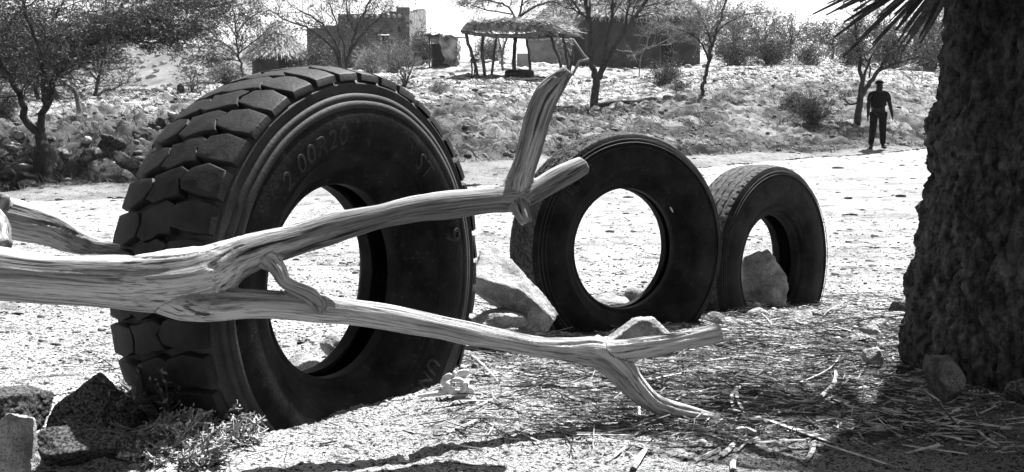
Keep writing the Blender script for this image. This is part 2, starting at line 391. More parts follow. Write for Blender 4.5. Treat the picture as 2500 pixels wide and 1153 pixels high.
def lettering(parent, text, r0, size, deg, off, z0, m, out=.0015, spacing=1.08, flip=False):
    cu = bpy.data.curves.new('lettering', 'FONT'); cu.body = text; cu.size = size; cu.extrude = out; cu.align_x = 'CENTER'
    cu.space_character = spacing; cu.bevel_depth = .0006; cu.bevel_resolution = 0; cu.resolution_u = 4
    o = bpy.data.objects.new('lettering', cu); COL.objects.link(o)
    me = eval_mesh(o); COL.objects.unlink(o); bpy.data.objects.remove(o)
    bm = bmesh.new(); bm.from_mesh(me)
    bmesh.ops.triangulate(bm, faces=bm.faces)
    V = np.array([v.co[:] for v in bm.verts]); T = np.array([[v.index for v in f.verts] for f in bm.faces]); bm.free()
    if flip: V[:, 0] *= -1; V[:, 1] *= -1
    r = r0+V[:, 1]; th = R(deg)+V[:, 0]/(r0+size*.35)
    a = off(r)+V[:, 2]
    U = np.stack([r*np.sin(th), -a, r*np.cos(th)+z0], 1)
    return mobj('lettering', U, T, m, parent, smooth=False)

# ---- large tyre with lugs
def tyre_one():
    C, Rm = tyre_frame((-.517, .116, 2.736), R(58.5), R(-3.0))
    RO = .560
    base = C+Rm@Vector((0, 0, -RO))
    root = empty('tyre', None, 'largest tyre, deep chunky tread lugs, half buried upright behind the driftwood', 'tyre', mtx=Matrix.Translation(base)@Rm.to_4x4())
    z0 = RO
    front = [(.030, .257), (.064, .256), (.073, .262), (.078, .276), (.092, .289), (.112, .305), (.134, .332), (.140, .338), (.142, .3395), (.146, .345), (.160, .375), (.168, .405), (.168, .435), (.163, .452)]
    step = [(.1675, .455), (.1655, .4705), (.1600, .4715), (.1600, .4735), (.1625, .4745), (.1585, .4895), (.1530, .4905), (.1530, .4925), (.1555, .4935), (.1510, .508), (.1545, .5115), (.1535, .5155), (.148, .517)]
    outer = [(.140, .528), (.10, .534), (0, .538)]
    half = smoothprof(front, 5)+[np.array(p) for p in step]+smoothprof(outer, 3)
    prof = [tuple(p) for p in half]+[(-p[0], p[1]) for p in half[::-1]]
    inner = smoothprof([(-.030, .257), (-.038, .275), (-.085, .31), (-.135, .37), (-.145, .43), (-.12, .49), (-.06, .513), (0, .517)], 4)
    inner = inner+[np.array((-p[0], p[1])) for p in inner[::-1][1:]]
    V, Q = lathe([tuple(p) for p in prof], 400, z0, jit=.0022)
    cas = mobj('casing', V, Q[:, ::-1], M['rubber'], root)
    k0 = next(i for i, p in enumerate(prof) if abs(p[1]-.455) < 1e-6)
    cas.data.materials.append(M['shoulder'])
    mi = np.zeros(len(cas.data.polygons), np.int32); row = np.arange(len(mi))//400; mi[(row >= k0-1) & (row < k0+len(step)+len(outer)*3)] = 1; mi[(row >= len(prof)-k0-len(step)-len(outer)*3-1) & (row <= len(prof)-k0)] = 1
    cas.data.polygons.foreach_set('material_index', mi)
    V, Q = lathe([tuple(p) for p in inner], 200, z0, jit=.002)
    mobj('inner_liner', V, Q, M['rubber'], root)
    off = side_offset(front)
    lettering(cas, '12.00R20', .368, .070, -32, off, z0, M['lettering'], spacing=1.13)
    lettering(cas, 'ST', .372, .062, 40, off, z0, M['lettering'], spacing=1.25)
    lettering(cas, '9', .375, .085, 76, off, z0, M['lettering'])
    lettering(cas, '8', .375, .075, 118, off, z0, M['lettering'])
    lettering(cas, 'UNC', .375, .065, 140, off, z0, M['lettering'])
    # moulded rings on the lower sidewall
    g = MB()
    for rr in (.348, .352):
        t = np.linspace(0, 2*np.pi, 241)
        g.tube(np.stack([rr*np.sin(t), -(off(rr)+.0004)+0*t, rr*np.cos(t)+z0], 1), .0011, 4)
    g.build('moulded_ring', M['rubber'], cas)
    # lugs
    N = 40; pitch = 2*np.pi/N
    g = MB(); rr = random.Random(5)
    def crown(a): return RO+.002-.021*(abs(a)/.15)**2.4
    def floor(a): return .531-.004*(abs(a)/.15)**2
    def lug(poly, th0):
        P = np.array(poly, float); cc0 = P.mean(0); P = cc0+(P-cc0)*np.array([1.03, 1.10]); P[:, 0] = np.clip(P[:, 0], -.1495, .1495); P[:, 1] = P[:, 1]*pitch
        P += np.array([[rr.uniform(-.004, .004), rr.uniform(-.006, .006)] for _ in P])
        # subdivide outline
        Q = []
        for i in range(len(P)):
            a, b = P[i], P[(i+1) % len(P)]
            m = max(1, int(np.hypot((b-a)[0], (b-a)[1]*.56)/.018))
            for k in range(m): Q.append(a+(b-a)*k/m)
        Q = np.array(Q); c = Q.mean(0); k = len(Q)
        d = Q-c; L = np.hypot(d[:, 0], d[:, 1]*.56)[:, None]
        dz = rr.uniform(-.003, .0025)
        rings = []
        for (grow, h) in ((.004, None), (.001, .93), (0, .98), (-.0018, .997), (-.0045, 1.0), (-.02, 1.0)):
            q = c+d*(1+grow/L)
            cr = crown(q[:, 0])+dz; fl = floor(q[:, 0])-.004
            r = fl if h is None else fl+(cr-fl)*h
            chip = 0 if h is None else .0022*perlin(np.stack([q[:, 0]*60, (q[:, 1]+th0)*40, q[:, 0]*0+3], 1))
            r = r+chip
            th = q[:, 1]+th0
            rings.append(np.stack([r*np.sin(th), -q[:, 0], r*np.cos(th)+z0], 1))
        cc = crown(c[0])+dz; thc = c[1]+th0
        V = np.concatenate(rings+[np.array([[cc*math.sin(thc), -c[0], cc*math.cos(thc)+z0]])])
        n = len(rings); i = np.arange(n-1)[:, None]*k; j = np.arange(k)[None, :]; j2 = (j+1) % k
        Qd = np.stack([i+j, i+j2, i+k+j2, i+k+j], -1).reshape(-1, 4)
        Tt = np.array([[(n-1)*k+x, (n-1)*k+(x+1) % k, n*k] for x in range(k)])
        g.add(V, quads=Qd, tris=Tt)
    for q in range(N):
        th = q*pitch
        # theta runs clockwise seen from the front; the tread visible on the viewer's left is the back
        lug([(.149, .02), (.149, .70), (.10, .78), (.058, .66), (.040, .36), (.050, .10), (.10, -.02)], th)
        lug([(.052, .02-.02), (.034, .34), (.050, .60), (.022, .70), (-.006, .60), (-.030, .48), (-.052, .44), (-.040, .16), (-.052, -.16), (-.024, -.26), (.004, -.16), (.02, -.06)], th-.06*pitch)
        lug([(-.149, -.36), (-.149, .30), (-.10, .36), (-.060, .34), (-.048, .12), (-.060, -.22), (-.10, -.40)], th-.05*pitch)
    tr = g.build('tread', M['tread'], root, smooth=True); tr.data.set_sharp_from_angle(angle=R(34))
    return root
tyre_one()

# ---- the two worn truck tyres
def tyre_worn(name, label, C, yaw, tilt, RO, wcrown, wb, wmax, mt, kind, rb=.257, flat=0):
    Cw, Rm = tyre_frame(C, yaw, tilt)
    base = Cw+Rm@Vector((0, 0, -RO))
    root = empty('tyre', None, label, 'tyre', mtx=Matrix.Translation(base)@Rm.to_4x4()); z0 = RO
    k = RO/.5
    front = [(wb-.03, rb), (wb, rb-.001), (wb+.009, rb+.006), (wb+.014, rb+.018), (wb+.03, rb+.03), (wmax-.02, rb+.06), (wmax-.004, .345*k), (wmax, .385*k), (wmax-.002, .42*k), (wmax-.006, .438*k)]
    step = [(wmax-.0075, .4395*k), (wmax-.0035, .4405*k), (wmax-.0095, .452*k), (wmax-.013, .4535*k), (wmax-.0075, .455*k), (wmax-.013, .466*k), (wmax-.017, .475*k), (wmax-.020, .483*k), (wmax-.024, .489*k)]
    half = smoothprof(front, 5)+[np.array(p) for p in step]
    off = side_offset(front)
    V, Q = lathe([tuple(p) for p in half], 320, z0, jit=.0015, seed=3); cas = mobj('sidewall', V, Q[:, ::-1], M['rubber'], root)
    V, Q = lathe([(-p[0], p[1]) for p in half[::-1]], 320, z0, jit=.0015, seed=3); mobj('sidewall', V, Q[:, ::-1], M['rubber'], root)
    inner = smoothprof([(-(wb-.03), rb), (-(wb-.02), rb+.02), (-(wmax-.035), rb+.06), (-(wmax-.022), .385*k), (-wcrown*.8, .46*k), (0, .474*k)], 4)
    inner = inner+[np.array((-p[0], p[1])) for p in inner[::-1][1:]]
    V, Q = lathe([tuple(p) for p in inner], 160, z0); mobj('inner_liner', V, Q, M['rubber'], root)
    # crown with real grooves
    nth = 1400; wa = wmax-.024
    a = np.concatenate([[wa, wa-.002], np.linspace(wa-.006, -(wa-.006), 90), [-(wa-.002), -wa]])
    th = np.arange(nth)*2*np.pi/nth
    AA, TT = np.meshgrid(a, th, indexing='ij')
    # shoulder curve from casing edge (r=.466k at wa) up to the crown
    t = np.clip(np.abs(AA)/wa, 0, 1)
    rad = .489*k+(RO-.489*k)*np.clip(1-t**7, 0, 1)**.5-.008*t**2*(1-t**10)
    P3 = np.stack([AA.ravel()*14, (RO*np.sin(TT)).ravel()*14, (RO*np.cos(TT)).ravel()*14], 1)
    if kind == 'ribs':
        dep = np.zeros_like(AA)
        for a0 in (-.060, -.020, .020, .060):
            zz = a0+.0035*(2*np.abs(((TT*46/(2*np.pi))*1 % 1)*2-1)-1)
            dep = np.maximum(dep, np.clip(1-np.abs(AA-zz)/.0035, 0, 1))
        rad = rad-.010*np.clip(dep*2, 0, 1)
        # small lateral bites on the shoulder
        bite = (((TT*70/(2*np.pi)) % 1) < .22)*sstep(.80, .9, t)*(1-sstep(.975, 1, t))
        rad = rad-.006*bite
        rad = rad+.0016*fbm(P3*1.6, 4).reshape(AA.shape)
    else:
        dep = np.zeros_like(AA)
        for a0 in (-.050, -.01, .035):
            zz = a0+.005*perlin(np.stack([TT.ravel()*9, TT.ravel()*0+a0*50, TT.ravel()*0], 1)).reshape(AA.shape)
            dep = np.maximum(dep, np.clip(1.6-1.6*np.abs(AA-zz)/.0065, 0, 1))
        rad = rad-.014*dep
        f1, f2, cr = worley(AA.ravel()*210, TT.ravel()*RO*130)
        rad = rad+((.0050*(np.clip(f2-f1, 0, .5)*2-.5)).reshape(AA.shape)+.0045*fbm(P3*2.2, 5, .65).reshape(AA.shape))*(1-t**8)
        ragged = (fbm(np.stack([TT.ravel()*24, AA.ravel()*20, AA.ravel()*0], 1), 3).reshape(AA.shape) > .1)*sstep(.84, .92, t)*(1-sstep(.97, 1, t))
        rad = rad-.006*ragged
    V = np.stack([rad*np.sin(TT), -AA, rad*np.cos(TT)+z0], -1).reshape(-1, 3)
    ka = len(a); i = np.arange(ka-1)[:, None]*nth; j = np.arange(nth)[None, :]; j2 = (j+1) % nth
    mobj('tread', V, np.stack([i+j, i+j2, i+nth+j2, i+nth+j], -1).reshape(-1, 4), mt, root)
    g = MB()
    for rr_ in (rb+.040, rb+.046, rb+.052):
        t = np.linspace(0, 2*np.pi, 241)
        g.tube(np.stack([rr_*np.sin(t), -(off(rr_)+.0003)+0*t, rr_*np.cos(t)+z0], 1), .0012, 4)
    g.build('moulded_ring', M['rubber'], cas)
    g = MB()
    for rr_, w_ in ((.437*k, .0016), (.4545*k, .0022), (.470*k, .0016)):
        t = np.linspace(0, 2*np.pi, 301); wv = w_*(1+.5*perlin(np.stack([t*9, t*0, t*0], 1)))
        g.tube(np.stack([rr_*np.sin(t), -(off(rr_)+.0006)+0*t, rr_*np.cos(t)+z0], 1), wv, 5)
    g.build('lit_ring', M['shoulder'], cas)  # raised rings in the paler rubber, drawn as thin sunlit lines
    return root, cas, off, z0
t2 = tyre_worn('worn_tyre', 'middle tyre of the row with cracked crumbling tread, upright between slab rock and last tyre', (.460, .051, 4.389), R(28.3), R(-2.9), .492, .10, .045, .118, M['dusty'], 'worn')
lettering(t2[1], 'STEEL BELTED RADIAL', .335, .018, 5, t2[2], t2[3], M['lettering'], out=.001)
lettering(t2[1], 'DELTEC', .385, .05, -45, t2[2], t2[3], M['lettering'], out=.0015, spacing=1.2)
g = MB(); a_ = np.linspace(52, 58, 7)*math.pi/180; g.tube(np.stack([.279*np.sin(a_), -(t2[2](.279)+.001)+0*a_, .279*np.cos(a_)+t2[3]], 1), [.002, .0035, .0045, .004, .0035, .003, .0015], 6, cap=True); g.build('paint_mark', M['bone'], t2[1])
t3 = tyre_worn('small_tyre', 'farthest upright tyre with zigzag rib grooves and a boulder inside its hole', (1.249, .146, 5.205), R(43.6), R(-3.8), .508, .11, .065, .124, M['dusty'], 'ribs')

# ================================================================ DRIFTWOOD
def driftwood(name, label, paths, voxel=.0034, m='wood', disp=.0026, knots=(), smooth=5):
    """paths: list of [(px,py,d,rpx)...]"""
    g = MB(); segs = []
    s0 = 0
    for pi, path in enumerate(paths):
        P = np.array([W(a, b, d)[:] for a, b, d, r in path]); rad = np.array([r*d/F for a, b, d, r in path])
        # smooth resample
        k = len(P); t = np.linspace(0, k-1, (k-1)*6+1); PP = []; RR_ = []
        for tt in t:
            i = min(int(tt), k-2); f = tt-i
            p0, p1, p2, p3 = P[max(i-1, 0)], P[i], P[i+1], P[min(i+2, k-1)]
            PP.append(.5*((2*p1)+(-p0+p2)*f+(2*p0-5*p1+4*p2-p3)*f*f+(-p0+3*p1-3*p2+p3)*f**3)); RR_.append(rad[i]*(1-f)+rad[i+1]*f)
        PP = np.array(PP); RR_ = np.array(RR_)
        g.tube(PP, RR_, 20, cap=True)
        T = np.gradient(PP, axis=0); T /= np.linalg.norm(T, axis=1)[:, None]
        u = np.cross(T[0], [0, .2, 1.]); u /= np.linalg.norm(u); L = np.r_[0, np.cumsum(np.linalg.norm(np.diff(PP, axis=0), axis=1))]
        for i in range(len(PP)):
            u = u-T[i]*(u@T[i]); u /= np.linalg.norm(u); segs.append((PP[i], T[i], u.copy(), np.cross(T[i], u), RR_[i], L[i]+pi*7.3))
    o = g.build(name, M[m])
    md = o.modifiers.new('r', 'REMESH'); md.mode = 'VOXEL'; md.voxel_size = voxel; md.use_smooth_shade = True
    ms = o.modifiers.new('s', 'SMOOTH'); ms.iterations = smooth; ms.factor = .5
    me = eval_mesh(o); old = o.data; o.modifiers.clear(); o.data = me; bpy.data.meshes.remove(old)
    me.materials.clear(); me.materials.append(M[m])
    nv = len(me.vertices); V = np.empty(nv*3, np.float32); me.vertices.foreach_get('co', V); V = V.reshape(-1, 3).astype(float)
    Nn = np.empty(nv*3, np.float32); me.vertex_normals.foreach_get('vector', Nn); Nn = Nn.reshape(-1, 3)
    S = np.array([s[0] for s in segs]); ST = np.array([s[1] for s in segs]); SU = np.array([s[2] for s in segs]); SV = np.array([s[3] for s in segs]); SR = np.array([s[4] for s in segs]); SL = np.array([s[5] for s in segs])
    gr = np.zeros((nv, 3))
    for s in range(0, nv, 8000):
        v = V[s:s+8000]; dv = v[:, None]-S[None]; D = np.linalg.norm(dv, axis=2)/(SR[None]+.01)
        wgt = 1/(D**6+1e-6); wgt /= wgt.sum(1, keepdims=True); k = D.argmin(1); ar = np.arange(len(v)); d = dv[ar, k]
        along = SL[k]+(d*ST[k]).sum(1)
        gr[s:s+8000] = np.stack([along, (d*SU[k]).sum(1), (d*SV[k]).sum(1)], 1)
    q = gr*np.array([2.2, 34, 34])
    dsp = disp*.8*fbm(q, 4, .6)+disp*1.3*perlin(gr*np.array([1.6, 9, 9])+11)
    crack = np.abs(perlin(gr*np.array([1.0, 24, 24])+31)); dsp = dsp-disp*2.2*np.clip(1-crack/.06, 0, 1)*(perlin(gr*np.array([2.5, 6, 6])+4) > -.05)
    dsp = dsp+.005*perlin(V*9)
    V = V+Nn*dsp[:, None]
    me.vertices.foreach_set('co', V.astype(np.float32).ravel())
    at = me.attributes.new('grain', 'FLOAT_VECTOR', 'POINT'); at.data.foreach_set('vector', gr.astype(np.float32).ravel())
    me.polygons.foreach_set('use_smooth', np.ones(len(me.polygons), bool)); me.update()
    o.name = name; tag(o, label, 'driftwood'); return o
dw = driftwood('driftwood_branch', 'long pale forked driftwood branch leaning across the front of the large tyre', [
    [(-420, 650, 2.0, 70), (-200, 658, 2.02, 68), (0, 668, 2.05, 66), (150, 680, 2.07, 63), (300, 690, 2.09, 66), (420, 688, 2.1, 78), (500, 672, 2.12, 74), (580, 632, 2.14, 50), (650, 606, 2.16, 44), (740, 580, 2.18, 38), (830, 552, 2.2, 33), (920, 530, 2.22, 32), (1020, 508, 2.25, 34), (1120, 495, 2.28, 34), (1210, 486, 2.3, 34), (1262, 482, 2.31, 38), (1300, 470, 2.315, 30), (1350, 442, 2.33, 27), (1395, 418, 2.34, 25), (1424, 402, 2.35, 23)],
    [(1262, 485, 2.31, 37), (1268, 440, 2.31, 33), (1283, 390, 2.30, 28), (1300, 330, 2.29, 29), (1315, 280, 2.28, 30), (1335, 232, 2.27, 29), (1362, 196, 2.265, 24), (1388, 170, 2.26, 15)],
    [(1262, 482, 2.31, 34), (1272, 515, 2.29, 25), (1286, 545, 2.28, 17)],
    [(1240, 460, 2.31, 20), (1245, 438, 2.31, 12)],
    [(400, 700, 2.1, 66), (460, 728, 2.1, 58), (520, 742, 2.11, 42), (600, 740, 2.13, 37), (700, 744, 2.16, 37), (800, 754, 2.2, 36), (900, 768, 2.23, 33), (1000, 786, 2.26, 31), (1100, 806, 2.29, 29), (1200, 826, 2.32, 28), (1300, 845, 2.35, 27), (1390, 853, 2.38, 30), (1460, 862, 2.4, 36), (1510, 898, 2.41, 37), (1548, 942, 2.43, 32), (1590, 980, 2.45, 27), (1650, 1004, 2.47, 21), (1710, 1016, 2.48, 16), (1765, 1024, 2.49, 11), (1800, 1026, 2.5, 5)],
    [(1470, 862, 2.4, 30), (1530, 856, 2.40, 26), (1600, 844, 2.40, 24), (1680, 829, 2.40, 22), (1760, 813, 2.40, 21)],
    [(1478, 850, 2.4, 18), (1482, 826, 2.41, 12)],
    [(600, 612, 2.15, 36), (645, 630, 2.15, 30), (678, 656, 2.135, 22), (694, 688, 2.13, 18), (724, 704, 2.135, 18), (756, 718, 2.14, 19), (776, 738, 2.16, 14), (782, 752, 2.17, 7)],
])
driftwood('driftwood_log', 'thick gnarled driftwood log at left frame edge, running behind the tyre', [
    [(-380, 520, 2.6, 60), (-150, 505, 2.65, 60), (0, 528, 2.7, 52), (60, 540, 2.72, 50), (120, 556, 2.75, 44), (170, 580, 2.78, 36), (220, 600, 2.82, 26), (275, 606, 2.86, 18), (330, 612, 2.9, 13)],
    [(-40, 500, 2.68, 40), (0, 488, 2.66, 24), (12, 472, 2.66, 12)],
    [(-60, 520, 2.6, 52), (-10, 560, 2.5, 34), (8, 592, 2.44, 20), (14, 598, 2.42, 17)],
], voxel=.0045)

# ================================================================ ROCKS
def rock(name, label, px, py, d, wpx, hpx, dep, seed, m='rock', planes=9, rz=0, sink=.3, group=None, sub=5, tilt=0, onground=True, noise=.05, custom=None, at=None):
    """centre column px, top/bottom from py (centre) with hpx; size in photo pixels"""
    w_ = wpx*d/F; h_ = hpx*d/F
    c = W(px, py, d)
    rg = np.random.default_rng(seed)
    V, T = ICO[sub]; V = V.copy()
    if custom is None:
        nn = rg.normal(size=(planes, 3)); nn /= np.linalg.norm(nn, axis=1)[:, None]; hh = rg.uniform(.62, .95, planes)
    else:
        nn = np.array([c_[:3] for c_ in custom], float); nn /= np.linalg.norm(nn, axis=1)[:, None]; hh = np.array([c_[3] for c_ in custom])
    dt = V@nn.T; rr = (np.maximum(dt/hh, .02)**34).sum(1)**(-1/34.); rr = np.minimum(rr, 1.35 if custom is None else 2.2)
    V = V*rr[:, None]
    if custom is None:
        V = V/np.abs(V).max(0)
    V = V*np.array([w_/2, dep/2, h_/2])
    s = min(w_, h_, dep)
    nz = fbm(V/s*2.2+seed, 4, .55); V = V*(1+(noise+.03)*nz[:, None])+.02*s*np.stack([perlin(V/s*14+k*5+seed) for k in range(3)], 1)
    if tilt: ct, st = math.cos(tilt), math.sin(tilt); V = V@np.array([[ct, 0, -st], [0, 1, 0], [st, 0, ct]]).T
    if rz: V = V@rotz(rz).T
    me = mobj(name, V, T, M[m], smooth=True)
    me.location = c
    tag(me, label, 'rock', group); return me
# triangular dark boulder, left foreground (shape by planes)
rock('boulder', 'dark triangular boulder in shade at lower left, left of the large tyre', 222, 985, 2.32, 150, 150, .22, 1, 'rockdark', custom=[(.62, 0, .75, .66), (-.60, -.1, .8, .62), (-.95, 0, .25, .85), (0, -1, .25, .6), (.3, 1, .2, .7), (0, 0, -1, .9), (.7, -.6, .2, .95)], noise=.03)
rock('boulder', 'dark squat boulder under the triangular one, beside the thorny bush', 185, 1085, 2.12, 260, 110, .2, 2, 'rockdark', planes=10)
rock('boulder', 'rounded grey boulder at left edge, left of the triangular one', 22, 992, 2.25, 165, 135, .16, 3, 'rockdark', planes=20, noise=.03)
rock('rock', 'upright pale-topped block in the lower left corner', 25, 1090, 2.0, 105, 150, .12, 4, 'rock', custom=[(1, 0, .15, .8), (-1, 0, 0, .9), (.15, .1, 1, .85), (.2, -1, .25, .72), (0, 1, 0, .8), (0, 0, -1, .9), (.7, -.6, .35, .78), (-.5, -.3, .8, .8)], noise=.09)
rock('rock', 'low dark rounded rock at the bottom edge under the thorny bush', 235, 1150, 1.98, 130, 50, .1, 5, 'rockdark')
rock('slab_rock', 'large pointed granite slab leaning between the large and middle tyres', 1250, 712, 3.6, 222, 150, .34, 12, 'rock', custom=[(-.25, -.55, .8, .66), (.5, .25, .83, .62), (.45, -.35, .8, .60), (-1, 0, 0, .98), (-.15, -.3, -1, .62), (.1, -1, -.3, .66), (0, 1, 0, .8), (1, 0, -.25, 1.12)], tilt=R(-27), noise=.04)
rock('rock', 'flat dark rock wedged beneath the pointed slab', 1215, 785, 3.5, 150, 60, .25, 7, 'rock')
rock('rock', 'small pale rock at the right end beneath the pointed slab', 1288, 792, 3.55, 60, 45, .1, 8, 'rock')
rock('rock', 'white-topped wedge rock in front of the middle tyre, above the branch end', 1572, 806, 3.6, 122, 74, .16, 9, 'rock', custom=[(-.1, .1, 1, .75), (.85, 0, .55, .75), (-.75, 0, .6, .7), (0, -1, .15, .6), (0, 1, 0, .8), (0, 0, -1, .9), (.55, -.6, .5, .8)], noise=.03)
rock('rock', 'small grey rock in the gap between the middle and farthest tyres', 1748, 779, 4.3, 56, 34, .09, 10, 'rock')
rock('boulder', 'angular grey boulder standing inside the hole of the farthest tyre', 1863, 684, 5.25, 116, 140, .26, 11, 'rock', custom=[(-.2, 0, 1, .92), (.75, -.1, .62, .82), (1, 0, -.1, .95), (-1, 0, .15, .95), (.25, -1, .25, .7), (-.4, -1, .1, .62), (0, 1, 0, .8), (0, 0, -1, .95)], noise=.09)
rock('rock', 'white-flecked rock at the foot of the farthest tyre, below its hole', 1860, 769, 4.75, 72, 40, .13, 13, 'rock')
rock('rock', 'bright white pyramid rock at the right foot of the farthest tyre', 1950, 771, 4.7, 62, 40, .12, 14, 'rock', planes=7)
rock('rock', 'tiny white stone just below the bright pyramid rock', 1985, 789, 4.5, 28, 16, .05, 15, 'rock')
rock('rock', 'flat pale stone among straw left of the palm trunk', 2125, 805, 4.0, 56, 24, .09, 16, 'rock')
rock('rock', 'dark rounded stone touching the left side of the palm trunk', 2200, 748, 4.4, 56, 32, .1, 17, 'rockdark')
rock('rock', 'bright rough stone on straw midway between branch end and palm', 2135, 866, 3.25, 62, 50, .08, 18, 'rock')
rock('rock', 'grey angular rock leaning against the foot of the palm trunk', 2322, 927, 2.58, 66, 90, .1, 19, 'midrock', custom=[(.5, -.3, .8, .75), (-.85, -.2, .5, .85), (-.9, 0, -.5, .8), (.9, -.2, -.1, .85), (0, -1, .2, .6), (.3, -.6, -.75, .8), (0, 0, 1, .95)], noise=.03)
rock('rock', 'square dark block at the foot of the palm trunk by the right edge', 2490, 962, 2.5, 90, 80, .1, 20, 'rockdark', planes=7)
rock('rock', 'flat white rock seen through the bottom of the large tyre hole', 740, 888, 3.15, 120, 46, .14, 21, 'rock')
rock('rock', 'pale wedge rock leaning up behind the bottom of the large tyre hole', 818, 848, 3.3, 110, 74, .12, 22, 'rock', planes=8, tilt=R(-32))
rock('rock', 'grey wedge rock seen through lower right of the middle tyre hole', 1552, 722, 5.3, 60, 44, .1, 23, 'rock', planes=7)
rock('rock', 'white mound of stone seen through lower left of the middle tyre hole', 1482, 742, 5.2, 110, 44, .16, 24, 'rock')
rock('rock', 'oval pebble-like stone in shade right of the large tyre foot', 1160, 893, 2.95, 20, 16, .02, 25, 'pebble', planes=30, sub=4, noise=.02)
rock('rock', 'small pale stone at the bottom edge beside the branch shadow', 985, 1118, 2.05, 34, 28, .03, 26, 'rock', sub=4)
rock('rock', 'lone dark stone on bright ground left of the large tyre', 198, 880, 2.85, 16, 12, .02, 27, 'pebble', sub=4)
rock('rock', 'white pebble on the straw just right of the bone', 1432, 942, 2.6, 34, 18, .03, 28, 'rock', sub=4)
rock('rock', 'grey stone among straw below the pointed branch tip', 1830, 1052, 2.3, 34, 22, .03, 29, 'rock', sub=4)
rock('rock', 'white stone on the shaded straw beside the palm shadow edge', 1905, 1006, 2.5, 36, 20, .03, 30, 'rock', sub=4)
rock('rock', 'pale flat stone below the short arm of the branch', 1590, 858, 2.95, 110, 34, .09, 31, 'rock')
# boulders on the far left bank, one by one
rg = random.Random(21)
bl = [(215, 345, 18), (345, 330, 34), (262, 340, 22), (230, 372, 28), (300, 392, 36), (180, 420, 44), (160, 380, 24), (100, 372, 20), (60, 395, 26), (30, 360, 22), (20, 425, 30), (70, 440, 26), (262, 420, 60), (330, 408, 30), (400, 300, 22), (420, 285, 16), (375, 308, 18), (120, 345, 16), (45, 330, 20), (290, 350, 24), (210, 398, 26), (310, 430, 22)]
for i, (px, py, s) in enumerate(bl):
    p = G(px, py+s*.2, 60, 12); d = p.y/cp
    o = rock('boulder', 'dark earthy boulder half sunk in the far left bank', px, py, d, s*1.7, s*1.25, s*1.5*d/F, 60+i, 'rockdark' if i % 3 else 'pebble', planes=14, sub=4, group='boulders sunk in the far left bank', noise=.2)
    o.location = (p.x, p.y, p.z+.05)
bl = [(1105, 178, 16), (1080, 186, 12), (1142, 182, 14), (1120, 201, 12), (1060, 190, 9), (1010, 186, 10), (1485, 167, 18), (1510, 172, 12), (1530, 167, 14), (1552, 166, 10), (1580, 163, 12), (1605, 162, 10), (1630, 160, 14), (1680, 160, 16), (1720, 158, 18), (1850, 148, 20), (1880, 146, 14), (1190, 146, 22), (1225, 150, 16)]
for i, (px, py, s) in enumerate(bl):
    p = G(px, py+s*.3, 100, 20); d = p.y/cp
    o = rock('stone', 'pale stone lying on the village ground by the huts', px, py, d, s*1.3, s*.8, s*d/F, 160+i, 'rock', planes=9, sub=3, group='stones lying around the huts', noise=.08)
    o.location = (p.x, p.y, p.z+.03)

